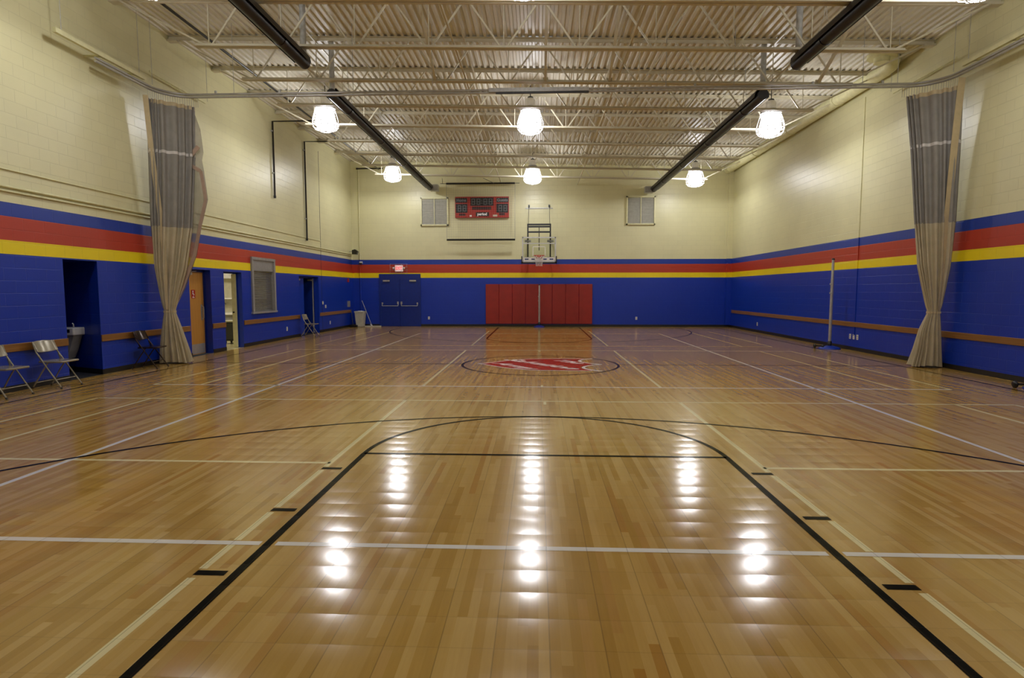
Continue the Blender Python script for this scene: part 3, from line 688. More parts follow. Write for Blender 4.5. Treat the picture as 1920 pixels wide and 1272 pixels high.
def lerp(a, b, t): return a + (b - a) * t
def curtain(sg, label, flap):
    """sg=-1 left, +1 right. closed pleated bag: ring per height, elongated at the top, cinched at the tie, flared below"""
    t = thing('divider_curtain', label, 'curtain', (sg*8.05, -.2, 0), 'tied-back divider curtains')
    # key rings: z, centre x, centre y, half-length along, half-depth, orientation angle, pleat amplitude
    if sg < 0:
        K = [(0.02, -8.08, -.1, .30, .20, .1, .055), (.35, -8.09, -.14, .25, .17, .15, .05), (.8, -8.09, -.2, .17, .13, .2, .03), (1.13, -8.085, -.25, .105, .095, .3, .012), (1.18, -8.085, -.25, .10, .09, .3, .012),
             (1.3, -8.085, -.25, .13, .11, .35, .02), (2.1, -8.02, -.25, .28, .15, .5, .05), (3.0, -7.95, -.26, .36, .15, .65, .06), (4.5, -7.88, -.25, .41, .12, .75, .06), (5.58, -7.85, -.25, .43, .08, .8, .05)]
    else:
        K = [(0.02, 8.09, -.1, .28, .20, -.05, .055), (.35, 8.1, -.14, .22, .17, -.1, .05), (.8, 8.1, -.2, .17, .13, -.2, .03), (1.13, 8.12, -.25, .105, .095, -.3, .012), (1.18, 8.12, -.25, .10, .09, -.3, .012),
             (1.3, 8.115, -.25, .13, .11, -.3, .02), (2.1, 8.06, -.26, .25, .15, -.45, .05), (3.0, 8.01, -.28, .31, .15, -.6, .06), (4.5, 7.93, -.28, .38, .12, -.7, .06), (5.58, 7.86, -.26, .45, .08, -.78, .05)]
    NP, NS = 17, 17 * 8
    def key(z):
        for a, b in zip(K[:-1], K[1:]):
            if a[0] <= z <= b[0]:
                f = (z-a[0])/(b[0]-a[0]); 
                return [lerp(p, q, f) for p, q in zip(a[1:], b[1:])]
        return K[-1][1:] if z > K[-1][0] else K[0][1:]
    rnd = random.Random(11 + sg); ph = [rnd.uniform(-.5, .5) for _ in range(6)]
    def ring(z, grow=0.):
        cx, cy, L, D, an, am = key(z); R = []
        for i in range(NS):
            th = 2*PI*i/NS
            w = th + .10*math.sin(3*th+ph[0]) + .07*math.sin(5*th+ph[1]) + .015*math.sin(z*1.3+ph[2])
            pl = math.cos(NP*w); pl = pl*abs(pl)**-.25 if abs(pl) > 1e-3 else 0
            e = 1.6
            ex = math.copysign(abs(math.cos(th))**(2/(1+e)), math.cos(th)); ey = math.copysign(abs(math.sin(th))**(2/(1+e)), math.sin(th))
            px_, py_ = (L+grow)*ex, (D+grow)*ey
            nx, ny = math.cos(th)*D, math.sin(th)*L; nl = math.hypot(nx, ny); nx, ny = nx/nl, ny/nl
            px_ += am*pl*nx*.75; py_ += am*pl*ny*.75
            R.append((cx + px_*math.cos(an)-py_*math.sin(an), cy + px_*math.sin(an)+py_*math.cos(an), z))
        return R
    def skin(zs_, name, mat, grow=0., hemwave=0.):
        m = MB(); m.sm = True
        for q, z in enumerate(zs_): m.v += [Vector(p) for p in ring(z, grow)]
        if hemwave:
            for i in range(NS): m.v[i].z += hemwave * (.5 + .5*math.sin(2*PI*3*i/NS))
        for k_ in range(len(zs_)-1):
            for i in range(NS): m.f.append([k_*NS+i, k_*NS+(i+1) % NS, (k_+1)*NS+(i+1) % NS, (k_+1)*NS+i]); m.mi.append(0); m.smf.append(True)
        return m.build(name, mat, t)
    def zr(a, b, n_): return [a + (b-a)*i/n_ for i in range(n_+1)]
    skin(zr(.02, 2.98, 40), 'lower_vinyl', M['vinyl'], 0, .03)
    up = skin(zr(2.96, 5.58, 24), 'upper_mesh', M['mesh_grey'], .003)
    sb = skin([4.50, 4.56], 'seam_tape', M['seamband'], .006)
    skin([5.5, 5.58], 'top_hem', M['hem'], .006)
    skin([1.135, 1.155, 1.175], 'tie_strap', M['hem'], .012)
    # broad hem strip on the wall-side edge, hanging from the track to below the mesh
    hs = MB()
    def hx(z):
        if sg < 0: p = ((5.62, -8.12, -.66), (4.5, -8.10, -.58), (3.0, -8.03, -.47), (2.2, -8.03, -.42), (1.2, -8.07, -.36))
        else: p = ((5.7, 8.1, -.70), (4.5, 8.1, -.60), (3.0, 8.11, -.50), (2.2, 8.13, -.44), (1.2, 8.14, -.36))
        for a, b in zip(p[:-1], p[1:]):
            if b[0] <= z <= a[0]:
                f = (a[0]-z)/(a[0]-b[0]); return lerp(a[1], b[1], f), lerp(a[2], b[2], f)
        return p[-1][1:]
    zz_ = zr(1.2, 5.62 if sg < 0 else 5.7, 14); hw = .05 if sg < 0 else .075
    for z in zz_:
        x, y = hx(z); w_ = hw * (.35 if z < 1.3 else min(1, .45 + (z-1.3)*.35)); hs.v += [Vector((x-w_, y-.02, z)), Vector((x+w_, y, z))]
    for i in range(len(zz_)-1): hs.f.append([2*i, 2*i+1, 2*i+3, 2*i+2]); hs.mi.append(0); hs.smf.append(True)
    hs.build('edge_hem', M['hem'], t)
    if flap:
        # loose leading edge that folds outward on the court side
        f = MB(); f.sm = True
        rows = [(5.5, -7.60, -7.52), (5.1, -7.58, -7.40), (4.75, -7.6, -7.37), (4.62, -7.64, -7.36), (4.45, -7.67, -7.40), (4.2, -7.62, -7.36), (3.6, -7.62, -7.28), (3.0, -7.66, -7.44), (2.4, -7.74, -7.58), (1.7, -7.94, -7.82), (1.2, -8.02, -8.0)]
        for z, a, b in rows:
            for u in range(6):
                q = u/5; f.v.append(Vector((lerp(a, b, q), .03 + .03*math.sin(q*5+z*2) - .1*q*0 - (.25 if z < 1.5 else .1 if z < 2.2 else 0), z)))
        for i in range(len(rows)-1):
            for u in range(5): f.f.append([6*i+u, 6*i+u+1, 6*i+u+7, 6*i+u+6]); f.mi.append(0); f.smf.append(True)
        fo = f.build('loose_flap', M['mesh_thin'], t)
        hm = MB(); pth = [(b-.025, .0 - (.28 if z < 1.5 else .13 if z < 2.2 else .03), z) for z, a, b in rows if z < 4.3]
        pth = [(-7.66, -.05, 4.36)] + pth
        for p_, q_ in zip(pth[:-1], pth[1:]): hm.bar(p_, q_, .075, .006, (0, 1, 0))
        hm.build('flap_hem', M['pinkhem'], fo)
        h2 = MB(); h2.bar((-7.68, -.06, 4.42), (-7.4, -.06, 4.72), .09, .006, (0, 1, 0)); h2.build('folded_hem', M['pinkhem'], fo)
    # chain hooks from the track
    N = 24
    for i in range(N):
        u = i/(N-1); s = u * 1.05
        tot = .62*PI/2
        if s < tot: a = s/.62; x, y = -7.48 - .62*math.cos(a), -.62 + .62*math.sin(a)
        else: x, y = -7.48 + (s-tot), 0
        if sg > 0: x = -x
        MB().tube([(x, y, 5.56), (x, y, 5.78)], .004, 4).build('hook_chain', M['chain'], t)
curtain(-1, 'grey mesh and beige curtain tied back by the left wall, with a loose flap', True)
curtain(1, 'grey mesh and beige curtain tied back by the right wall, hanging neatly', False)

# ------------------------------------------------------------------ far wall: pads, hoop, scoreboard, louvres, exit sign
PADL = ['outermost at the left end', 'second from the left end', 'third from the left end', 'just left of the net post', 'just right of the net post', 'third from the right end', 'second from the right end', 'outermost at the right end']
for i in range(8):
    x0 = -2.38 + i * .595
    tag(MB().rbox(x0+.003, x0+.592, WB-.06, WB-.001, .125, 1.9, .018, 1).build('wall_pad', M['redpad'], loc=(x0+.3, WB, .125)), 'red vinyl wall pad under the hoop, ' + PADL[i], 'wall pad', 'red wall pads')

hb = thing('basketball_hoop', 'glass basketball backboard with orange rim on folding wall mount', 'basketball hoop', (0, 12.1, 2.8))
Y = 12.1
MB().box(-.69, .69, Y-.006, Y+.006, 2.8, 3.84).build('glass_board', M['glass'], hb)
f = MB()
for a in ((-.71, -.66, 2.79, 3.85), (.66, .71, 2.79, 3.85), (-.71, .71, 3.80, 3.85), (-.71, .71, 2.79, 2.84), (-.68, .68, 3.56, 3.60)): f.box(a[0], a[1], Y-.02, Y+.02, a[2], a[3])
f.build('board_frame', M['frame'], hb)
f = MB()
for a in ((-.27, -.24, 3.06, 3.46), (.24, .27, 3.06, 3.46), (-.27, .27, 3.43, 3.46), (-.27, .27, 3.05, 3.08)): f.box(a[0], a[1], Y-.012, Y-.007, a[2], a[3])
f.build('target_square', M['white'], hb)
f = MB(); f.box(-.74, .74, Y-.03, Y+.03, 2.74, 2.80); f.box(-.745, -.70, Y-.03, Y+.03, 2.74, 3.05); f.box(.70, .745, Y-.03, Y+.03, 2.74, 3.05); f.build('board_padding', M['black'], hb)
f = MB(); f.box(-.65, .65, Y-.009, Y-.0065, 2.845, 3.0); f.build('board_banner', M['white'], hb)
f = MB()
for a, b in ((-.6, -.44), (-.32, -.18), (.18, .32), (.44, .6)): f.box(a, b, Y-.013, Y-.0095, 2.9, 2.95)
f.build('banner_print', M['text_blue'], hb)
rim = MB(); ry = Y - .38; rim.tube([(.23*math.cos(a*PI/16), ry + .23*math.sin(a*PI/16), 3.05) for a in range(33)], .011, 8, False)
rim.box(-.1, .1, Y-.17, Y-.012, 3.0, 3.06); rim.bar((-.08, Y-.02, 2.92), (-.15, ry+.14, 3.04), .015); rim.bar((.08, Y-.02, 2.92), (.15, ry+.14, 3.04), .015)
ro = rim.build('rim', M['orange'], hb)
nt = MB()
for k in range(12):
    for s in (-1, 1):
        pts = []
        for j in range(7):
            q = j/6; r = .23*(1-q) + .13*q - .03*math.sin(q*PI); a = 2*PI*(k + s*j*.5)/12; pts.append((r*math.cos(a), ry + r*math.sin(a), 3.04 - .42*q))
        nt.tube(pts, .005, 4)
nt.build('net', M['net'], ro)
fm = MB()
for x in (-.47, .47): fm.box(x-.03, x+.03, Y+.03, Y+.09, 2.85, 4.4)
for z in (4.37, 4.28, 4.06): fm.box(-.5, .5, Y+.04, Y+.08, z-.035, z+.035)
fm.build('mount_frame', M['black'], hb)
MB().tube([(0, Y+.06, 4.28), (0, Y+.06, 3.3)], .016, 8).build('height_actuator', M['black'], hb)
for x in (-.47, .47):
    for z in (3.68, 2.98): MB().box(x-.13, x+.13, Y+.02, Y+.04, z-.045, z+.045).build('clamp_plate', M['galv'], hb)
    MB().bar((x, Y+.08, 4.0), (x, WB, 4.0), .045, .045).build('wall_arm', M['cream'], hb)
    MB().bar((x, Y+.08, 2.95), (x, WB, 2.95), .045, .045).build('wall_arm', M['cream'], hb)
    MB().tube([(x*.95, Y+.06, 4.4), (x*.95, WB-.06, 5.32)], .008, 6).build('stay_rod', M['dkgrey'], hb)
    MB().box(x*.95-.035, x*.95+.035, WB-.08, WB, 5.28, 5.38).build('anchor', M['dkgrey'], hb)
MB().box(-.6, .6, WB-.03, WB, 5.22, 5.26).build('anchor_rail', M['galv'], hb)

sc = thing('scoreboard', 'red electronic scoreboard with dark unlit digits reading period', 'scoreboard', (-2.52, WB, 4.83))
YF = WB - .17; x0, x1, z0, z1 = -3.71, -1.33, 4.83, 5.74
MB().box(x0, x1, YF, WB-.001, z0, z1).build('cabinet', M['scored'], sc)
def digit(cx, cz, w_, h_, par):
    m = MB(); s = w_*.2
    for a in ((cx-w_/2, cx+w_/2, cz+h_/2-s, cz+h_/2), (cx-w_/2, cx+w_/2, cz-s/2, cz+s/2), (cx-w_/2, cx+w_/2, cz-h_/2, cz-h_/2+s), (cx-w_/2, cx-w_/2+s, cz-h_/2, cz+h_/2), (cx+w_/2-s, cx+w_/2, cz-h_/2, cz+h_/2)): m.box(a[0], a[1], YF-.014, YF-.010, a[2], a[3])
    m.build('digit', M['seg'], par)
def disp(a, b, c, dd, name, mat='panel'): return MB().box(x0+a, x0+b, YF-.010, YF+.001, z1-dd, z1-c).build(name, M[mat], sc)
p = disp(.69, 1.70, .05, .40, 'clock_display')
for cx in (.81, 1.04, 1.34, 1.57): digit(x0+cx, z1-.225, .15, .27, p)
cn = MB(); cn.box(x0+1.17, x0+1.20, YF-.014, YF-.01, z1-.19, z1-.16); cn.box(x0+1.17, x0+1.20, YF-.014, YF-.01, z1-.30, z1-.27); cn.build('colon', M['seg'], p)
for a, b, ds in ((.04, .55, (.2, .42)), (1.83, 2.34, (2.0, 2.22))):
    p = disp(a, b, .32, .70, 'score_display')
    for cx in ds: digit(x0+cx, z1-.51, .15, .27, p)
for a, b, tx in ((.02, .54, 'Home'), (1.83, 2.36, 'Guests')):
    p = disp(a, b, .06, .26, 'team_plate')
    text_on(MB(), tx, .17, (x0+(a+b)/2, YF-.0115, z1-.16), (1, 0, 0), (0, 0, 1), font_bold=.004).build('lettering', M['dim'], p)
p = disp(.92, 1.50, .68, .86, 'period_plate')
text_on(MB(), 'period', .17, (x0+1.2, YF-.0115, z1-.765), (.95, 0, 0), (0, 0, 1), font_bold=.006).build('lettering', M['print'], p)
disp(.76, 1.60, .44, .57, 'caption_strip', 'dkred'); disp(.18, .46, .74, .83, 'caption_strip', 'dkred'); disp(1.95, 2.2, .72, .82, 'caption_strip', 'dkred')
disp(.65, .74, .80, .87, 'sticker', 'white'); disp(1.68, 1.87, .79, .87, 'sticker', 'bin')

gd = thing('hanging_ball_net', 'fine net hanging in front of the scoreboard between two black bars', 'net', (-2.54, 13.1, 5))
Y = 13.1
MB().tube([(-4.04, Y, 6.25), (-1.05, Y, 6.25)], .04, 8).build('top_bar', M['black'], gd)
MB().tube([(-4.04, Y, 3.83), (-1.04, Y, 3.83)], .04, 8).build('bottom_bar', M['black'], gd)
MB().bar((-4.3, Y, 6.25), (-.85, Y, 6.25), .02, .02).build('carrier_rod', M['dkgrey'], gd)
nn = MB()
for i in range(31): nn.box(-4.03 + i*.0995, -4.03 + i*.0995 + .0028, Y, Y+.0028, 3.83, 6.25)
for i in range(24): nn.box(-4.03, -1.05, Y, Y+.0028, 3.88 + i*.1, 3.88 + i*.1 + .0028)
for x in (-4.035, -1.05): nn.box(x-.006, x+.006, Y-.002, Y+.006, 3.83, 6.25)
nn.build('netting', M['grey'], gd)
for x in (-4.2, -1.95): MB().bar((x, Y, 6.25), (x+(.2 if x < -4 else -.35), 11.75, 6.22), .015, .015).build('stay', M['dkgrey'], gd)

for x0, x1, lab in ((-5.27, -4.03, 'square grey louvred vent with cream frame, left of the scoreboard'), (3.82, 5.08, 'square grey louvred vent with cream frame, right of the hoop')):
    z0, z1 = 4.49, 5.73
    v = thing('wall_vent', lab, 'vent', ((x0+x1)/2, WB, z0), 'louvred wall vents')
    f = MB()
    for a in ((x0, x0+.06, z0, z1), (x1-.06, x1, z0, z1), (x0, x1, z0, z0+.06), (x0, x1, z1-.06, z1)): f.box(a[0], a[1], WB-.09, WB, a[2], a[3])
    f.build('frame', M['cream'], v)
    lv = MB(); z = z0 + .07
    while z < z1 - .08:
        lv.prism([(x0+.06, WB-.07, z), (x0+.06, WB-.06, z+.004), (x0+.06, WB-.015, z+.05), (x0+.06, WB-.02, z+.052)], (x1-x0-.12, 0, 0)); z += .055
    lv.box(x0+.06, x1-.06, WB-.012, WB-.004, z0+.06, z1-.06); lv.build('louvre', M['louvre'], v)
    MB().box((x0+x1)/2-.015, (x0+x1)/2+.015, WB-.085, WB-.07, z0+.06, z1-.06).build('mullion', M['cream'], v)

ex = thing('exit_sign', 'lit red exit sign with two lamp heads above the double doors', 'exit sign', (-6.28, WB, 2.45))
MB().box(-6.46, -6.1, WB-.07, WB-.001, 2.47, 2.75).build('housing', M['white'], ex)
fc = MB().box(-6.45, -6.11, WB-.074, WB-.07, 2.48, 2.74).build('face', M['exitface'], ex)
text_on(MB(), 'EXIT', .19, (-6.28, WB-.0755, 2.61), (.8, 0, 0), (0, 0, 1), font_bold=.006).build('lettering', M['exitred'], fc)
for x in (-6.52, -6.04):
    m = MB(); m.lathe([(.02, -.05), (.045, 0), (.05, .02), (.0, .022)], (0, 0, 0), 12); m.v = [Vector((x + v.x, WB-.09 - v.z, 2.62 + v.y)) for v in m.v]; m.build('lamp_head', M['white'], ex)
g = MB()
xs_, zs2 = (-6.66, -6.4, -6.15, -5.9), (2.40, 2.53, 2.66, 2.80)
for x in xs_: g.tube([(x, WB, 2.40), (x, WB-.16, 2.40), (x, WB-.16, 2.80), (x, WB, 2.80)], .005, 4)
for z in zs2: g.tube([(-6.66, WB, z), (-6.66, WB-.16, z), (-5.9, WB-.16, z), (-5.9, WB, z)], .005, 4)
g.build('wire_guard', M['galv'], ex)

# small fittings
def plate(name, label, cat, wallside, y, z, w_, h_, mat='white', depth=.012, slots=True):
    t = thing(name, label, cat, ((WL if wallside == 'l' else WR), y, z) if wallside in 'lr' else (y, WB, z))
    def bx(a0, a1, b0, b1, d0, d1):
        if wallside == 'l': return MB().box(WL+d0, WL+d1, a0, a1, b0, b1)
        if wallside == 'r': return MB().box(WR-d0, WR-d1, a0, a1, b0, b1)
        return MB().box(a0, a1, WB-d0, WB-d1, b0, b1)
    bx(y-w_/2, y+w_/2, z-h_/2, z+h_/2, .0005, depth).build('cover', M[mat], t)
    if slots:
        for s in (-1, 1): bx(y-w_*.2, y+w_*.2, z+s*h_*.22-h_*.13, z+s*h_*.22+h_*.13, depth-.001, depth+.004).build('socket_face', M['grey'], t)
    return t
plate('wall_outlet', 'pale outlet low on left wall below the hatch', 'outlet', 'l', 6.48, .34, .08, .13)
plate('wall_outlet', 'small outlet low on left wall beside far doorway', 'outlet', 'l', 10.58, .33, .08, .13)
plate('light_switch', 'upper pale switch plate right of the far doorway', 'switch', 'l', 9.82, 1.14, .12, .12, slots=True)
plate('light_switch', 'lower pale switch plate right of the far doorway', 'switch', 'l', 10.12, .99, .12, .12)
plate('control_box', 'grey box on left wall near the far corner', 'box', 'l', 12.9, 1.03, .22, .26, 'grey', .06)
plate('fire_alarm', 'small red alarm device on left wall near the far corner', 'alarm', 'l', 12.92, 2.07, .12, .16, 'redsign', .05, True)
plate('wall_outlet', 'small outlet on far wall between exit doors and pads', 'outlet', 'b', -4.96, .38, .08, .13)
plate('wall_outlet', 'small outlet on far wall right of the red pads', 'outlet', 'b', 4.34, .38, .08, .13)
plate('wall_outlet', 'lone outlet low on right wall near far corner', 'outlet', 'r', 10.26, .32, .08, .13)
for y, s in ((3.5, 'farthest'), (3.32, 'middle'), (3.14, 'nearest')): plate('wall_outlet', 'pale outlet beside net post on right wall, %s of three' % s, 'outlet', 'r', y, .37, .08, .13)
cm = thing('wall_speaker', 'black angled speaker on a bracket high near the far left corner', 'speaker', (WL, 13.2, 3.3))
MB().bar((WL, 13.2, 3.34), (WL+.22, 13.15, 3.34), .03).build('bracket', M['galv'], cm)
MB().prism([(WL+.16, 13.28, 3.22), (WL+.42, 13.1, 3.2), (WL+.46, 13.1, 3.34), (WL+.32, 13.2, 3.43), (WL+.16, 13.28, 3.4)], (.0, -.2, 0)).build('cabinet', M['black'], cm)
cm = thing('dome_camera', 'small white dome camera on the blue band in the far left corner', 'camera', (-8.0, WB, 2.87))
MB().box(-8.06, -7.94, WB-.1, WB, 2.82, 2.92).build('bracket', M['white'], cm)
m = MB(); m.lathe([(.07, 0), (.07, -.03), (.05, -.06), (0, -.075)], (-8.0, WB-.12, 2.86), 14); m.build('dome', M['dkgrey'], cm)

# ------------------------------------------------------------------ volleyball posts
def post(x, y, h_, label, wheels=True, rb=.28, lean=0.):
    t = thing('volleyball_post', label, 'net post', (x, y, 0), 'volleyball net posts')
    MB().lathe([(rb, 0), (rb, .02), (rb*.85, .05), (rb*.4, .085), (.05, .095)], (x, y, 0), 28).build('base', M['blue'], t)
    MB().lathe([(.055, .09), (.055, .2), (.04, .22)], (x, y, 0), 14).build('socket', M['black'], t)
    MB().tube([(x, y, .2), (x, y, h_-.55)], .04, 14).build('lower_pole', M['alu'], t)
    MB().tube([(x, y, h_-.6), (x, y, h_-.03)], .034, 14).build('upper_pole', M['galv'], t)
    MB().lathe([(.042, h_-.04), (.042, h_), (.0, h_+.01)], (x, y, 0), 12).build('top_cap', M['black'], t)
    for z in (h_*.72, h_*.62): MB().box(x-.055, x-.02, y-.03, y+.03, z-.02, z+.02).build('hook', M['galv'], t)
    if wheels:
        for dx, dy in ((-.31, .2), (-.2, -.02)):
            m = MB(); m.lathe([(.0, -.02), (.05, -.02), (.06, -.01), (.06, .01), (.05, .02), (0, .02)], (0, 0, 0), 14)
            m.v = [Vector((x+dx+v.z, y+dy+v.x, .06+v.y)) for v in m.v]; m.build('wheel', M['black'], t)
        MB().bar((x-.31, y+.2, .07), (x-.12, y+.0, .08), .03).build('axle_arm', M['black'], t)
    return t
post(8.0, 3.75, 2.48, 'grey volleyball post on round blue base beside the right wall')
post(0.02, 13.2, 1.88, 'grey volleyball post standing before the red wall pads', False, .24)
post(8.12, -3.02, 2.48, 'net post at right edge of photo, mostly outside the frame')

# ------------------------------------------------------------------ folding chairs
def make_chair(label, mat):
    t = thing('folding_chair', label, 'chair', (0, 0, 0), 'metal folding chairs')
    R = .0115
    MB().rbox(-.2, .2, -.1, .3, .425, .455, .03, 2).build('seat', mat, t)
    b = MB(); b.sm = True; n_, zz_ = 12, (.59, .60, .66, .72, .77, .785)
    for side in (0, 1):
        for z in zz_:
            for i in range(n_+1):
                u = i/n_*2-1; yy = -.085 - (z-.59)*.36 - .045*(1-u*u) + side*.012
                zc = z - (.02*abs(u)**3 if z > .75 else 0) + (.02*abs(u)**3 if z < .61 else 0)
                b.v.append(Vector((u*.215, yy, zc)))
    W = n_+1; H = len(zz_)
    for side in (0, 1):
        for j in range(H-1):
            for i in range(n_): q = side*W*H + j*W + i; b.f.append([q, q+1, q+W+1, q+W]); b.mi.append(0); b.smf.append(True)
    for i in range(n_):
        for j in (0, H-1): q = j*W+i; b.f.append([q, q+1, q+1+W*H, q+W*H]); b.mi.append(0); b.smf.append(False)
    for j in range(H-1):
        for i in (0, n_): q = j*W+i; b.f.append([q, q+W, q+W+W*H, q+W*H]); b.mi.append(0); b.smf.append(False)
    b.build('backrest', mat, t)
    for s in (-1, 1):
        lg = MB().tube([(s*.215, -.155, .775), (s*.215, -.1, .6), (s*.22, .1, .3), (s*.225, .29, .02)], R, 8).build('front_leg', mat, t)
        MB().tube([(s*.225, .283, .03), (s*.225, .297, 0)], .016, 8).build('foot_tip', M['rubber'], lg)
        lg = MB().tube([(s*.19, .06, .425), (s*.19, -.06, .25), (s*.195, -.205, .02)], R, 8).build('rear_leg', mat, t)
        MB().tube([(s*.195, -.2, .03), (s*.195, -.212, 0)], .016, 8).build('foot_tip', M['rubber'], lg)
        MB().bar((s*.205, -.07, .55), (s*.2, -.03, .44), .006, .025).build('seat_link', mat, t)
    MB().tube([(-.222, .2, .15), (.222, .2, .15)], .008, 6).build('stretcher', mat, t)
    MB().tube([(-.195, -.155, .1), (.195, -.155, .1)], .008, 6).build('stretcher', mat, t)
    return t
c1 = make_chair('beige metal folding chair against the left wall, beside the alcove', M['chair'])
c1.location = (-8.14, -3.35, 0); c1.rotation_euler = (0, 0, -PI/2 + .03)
dup(c1, 'beige folding chair cut off by the left edge of the photo', (-8.18, -4.28, 0), -PI/2 - .02)
dup(c1, 'small distant beige folding chair at the far dark doorway', (-8.13, 7.62, 0), -PI/2 + .05)
c3 = make_chair('dark brown folding chair in front of the rail, left of the tied curtain', M['chairbrown'])
c3.location = (-8.17, -.93, 0); c3.rotation_euler = (0, 0, -PI/2 + .12)

# ------------------------------------------------------------------ drinking fountain, bins, mops, kitchen things
fo = thing('drinking_fountain', 'pale wall-hung drinking fountain in the blue alcove', 'drinking fountain', (-9.1, -1.8, .5))
MB().rbox(-9.44, -8.9, -1.95, -1.62, .75, .9, .03, 2).build('basin', M['fount'], fo)
MB().prism([(-9.44, -1.9, .75), (-8.95, -1.9, .75), (-9.05, -1.9, .45), (-9.12, -1.9, .3), (-9.44, -1.9, .3)], (0, .22, 0)).build('pedestal', M['grey'], fo)
for xa in (-9.2, -9.02): MB().box(xa-.05, xa+.04, -1.96, -1.945, .81, .87).build('push_button', M['black'], fo)
MB().tube([(-8.98, -1.85, .9), (-8.98, -1.85, .96), (-9.0, -1.85, .985)], .013, 8).build('spout', M['alu'], fo)

tb = thing('trash_bin', 'tall pale plastic bin standing in the far left corner', 'bin', (-7.97, 13.2, 0))
b = MB(); 
b.prism([(-8.1, 13.06, .0), (-7.84, 13.06, .0), (-7.84, 13.32, 0), (-8.1, 13.32, 0)], (0, 0, .01))
bt = [(-8.12, 13.04), (-7.82, 13.04), (-7.82, 13.34), (-8.12, 13.34)]; tp = [(-8.17, 12.99), (-7.77, 12.99), (-7.77, 13.39), (-8.17, 13.39)]
b.add([(x, y, .01) for x, y in bt] + [(x, y, .66) for x, y in tp], [(i, (i+1) % 4, 4+(i+1) % 4, 4+i) for i in range(4)] + [(0, 1, 2, 3)])
b.build('body', M['bin'], tb)
b = MB()
for i in range(4):
    (xa, ya), (xb, yb) = tp[i], tp[(i+1) % 4]; b.bar((xa, ya, .67), (xb, yb, .67), .04, .05)
b.build('rim', M['bin'], tb)
lid = MB(); lid.sm = True; lid.lathe([(.19, .66), (.15, .70), (.08, .715), (0, .70)], (-7.97, 13.19, 0), 14); lid.build('bag', M['white'], tb)
mp_ = thing('floor_squeegee', 'long handled squeegee leaning on far wall beside the bin', 'squeegee', (-7.4, 13.1, 0))
MB().tube([(-8.0, 13.57, 1.16), (-7.44, 13.12, .05)], .012, 8).build('handle', M['galv'], mp_)
MB().box(-7.75, -7.02, 13.08, 13.14, .0, .055).build('blade', M['bin'], mp_)
MB().bar((-7.5, 13.15, .12), (-7.42, 13.1, .03), .05, .04).build('clamp', M['white'], mp_)
mp_ = thing('push_broom', 'broom with dark head leaning left of the pale bin', 'broom', (-8.25, 12.95, 0))
MB().tube([(-8.39, 13.2, .78), (-8.24, 12.95, .1)], .011, 8).build('handle', M['dkgrey'], mp_)
MB().rbox(-8.36, -8.02, 12.8, 12.95, 0, .1, .02, 2).build('head', M['black'], mp_)

ks = thing('kitchen_shelf', 'pale wall shelf seen through the kitchen doorway', 'shelf', (-10.2, 6.75, 1.3))
MB().box(-10.9, -9.2, 6.5, 6.89, 1.33, 1.37).build('board', M['white'], ks)
for x in (-10.7, -9.4): MB().bar((x, 6.89, 1.15), (x, 6.55, 1.33), .03).build('bracket', M['grey'], ks)
t = thing('dark_bag', 'black bag lying on the kitchen shelf', 'bag', (-9.95, 6.68, 1.37))
m = MB(); m.sm = True; m.lathe([(.24, 0), (.27, .04), (.2, .1), (.0, .12)], (0, 0, 0), 16); m.v = [Vector((-9.95 + v.x*1.4, 6.68 + v.y*.6, 1.371 + v.z)) for v in m.v]; m.build('body', M['black'], t)
MB().tube([(-10.1, 6.6, 1.45), (-10.0, 6.58, 1.5), (-9.9, 6.6, 1.45)], .01, 6).build('strap', M['dkgrey'], t)
t = thing('kitchen_cabinet', 'pale wall cabinet above the kitchen shelf', 'cabinet', (-10, 6.7, 1.85))
MB().box(-10.9, -9.2, 6.55, 6.89, 2.02, 2.45).build('carcass', M['white'], t)
for i in range(3): MB().box(-10.89 + i*.565, -10.34 + i*.565, 6.535, 6.55, 2.03, 2.44).build('door', M['white'], t)
t = thing('kitchen_counter', 'pale kitchen counter behind the grey cart', 'counter', (-10, 6.5, 0))
MB().box(-11.0, -9.1, 6.2, 6.89, .82, .88).build('worktop', M['white'], t)
MB().box(-10.95, -9.15, 6.28, 6.88, .1, .82).build('base_unit', M['grey'], t)
t = thing('grey_cart', 'dark grey bin cart standing inside the kitchen doorway', 'cart', (-9.2, 4.9, 0))
MB().rbox(-9.62, -9.05, 4.6, 5.1, .12, .66, .05, 2).build('tub', M['dkgrey'], t)
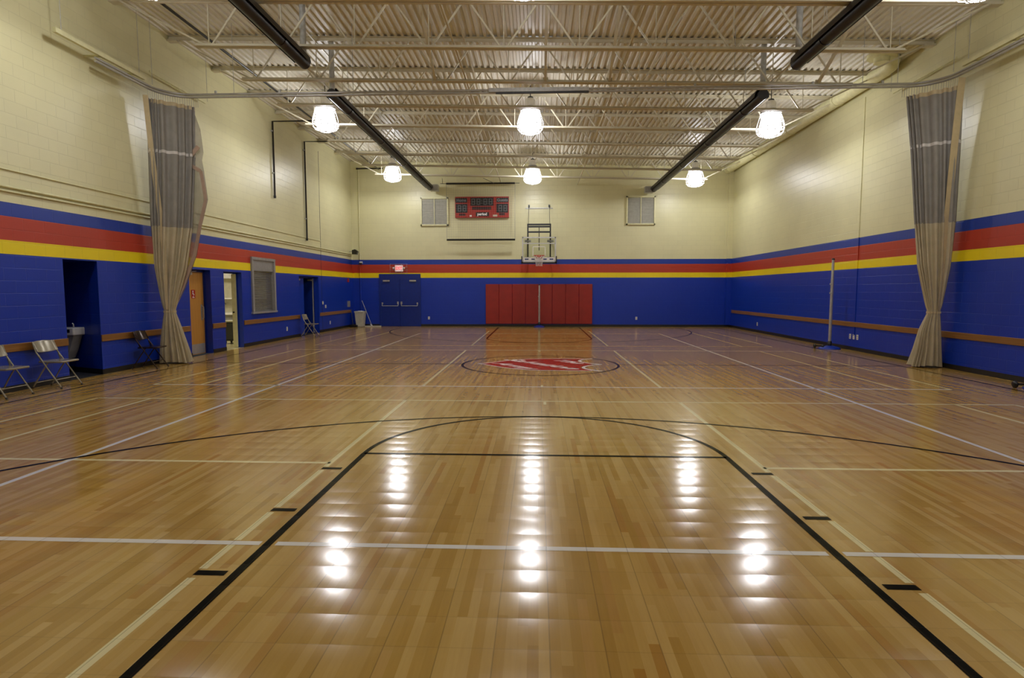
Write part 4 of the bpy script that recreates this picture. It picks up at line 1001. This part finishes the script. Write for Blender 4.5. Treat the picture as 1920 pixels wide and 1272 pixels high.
MB().box(-9.64, -9.03, 4.58, 5.12, .66, .70).build('rim', M['bin'], t)
for x in (-9.55, -9.12):
    for y in (4.68, 5.02):
        m = MB(); m.lathe([(0, -.015), (.05, -.015), (.05, .015), (0, .015)], (0, 0, 0), 12); m.v = [Vector((x+v.z, y+v.x, .05+v.y)) for v in m.v]; m.build('caster', M['black'], t)
MB().box(-9.6, -9.07, 4.62, 5.08, .09, .13).build('chassis', M['black'], t)

# ------------------------------------------------------------------ light, world, camera
kl = bpy.data.lights.new('kitchen_light', 'AREA'); kl.energy = 40; kl.size = 1.0; kl.color = (1, .93, .78)
o = bpy.data.objects.new('kitchen_light', kl); o.location = (-10.2, 4.8, 2.66); COL.objects.link(o)
w = bpy.data.worlds.new('World'); S.world = w; w.use_nodes = True
w.node_tree.nodes['Background'].inputs[0].default_value = (.5, .5, .5, 1); w.node_tree.nodes['Background'].inputs[1].default_value = .05
cam = bpy.data.cameras.new('camera'); co = bpy.data.objects.new('camera', cam); COL.objects.link(co); S.camera = co
cam.sensor_fit = 'HORIZONTAL'; cam.sensor_width = 36; cam.lens = 1101.0 / 1920 * 36; cam.clip_start = .05; cam.clip_end = 200
p, yw, rl = .08194, .04332, -.00043
fw = Vector((-math.sin(yw)*math.cos(p), math.cos(yw)*math.cos(p), -math.sin(p))); rt = Vector((math.cos(yw), math.sin(yw), 0)); up = rt.cross(fw)
c, s = math.cos(rl), math.sin(rl); r2, u2 = c*rt + s*up, -s*rt + c*up
co.matrix_world = Matrix(((r2.x, u2.x, -fw.x, -.0595), (r2.y, u2.y, -fw.y, -12.758), (r2.z, u2.z, -fw.z, 1.603), (0, 0, 0, 1)))
S.view_settings.view_transform = 'Standard'; S.view_settings.look = 'None'; S.view_settings.exposure = 0
S.cycles.use_adaptive_sampling = False; S.cycles.max_bounces = 8; S.cycles.diffuse_bounces = 4; S.cycles.glossy_bounces = 4; S.cycles.sample_clamp_indirect = 1.6; S.cycles.caustics_reflective = False; S.cycles.caustics_refractive = False
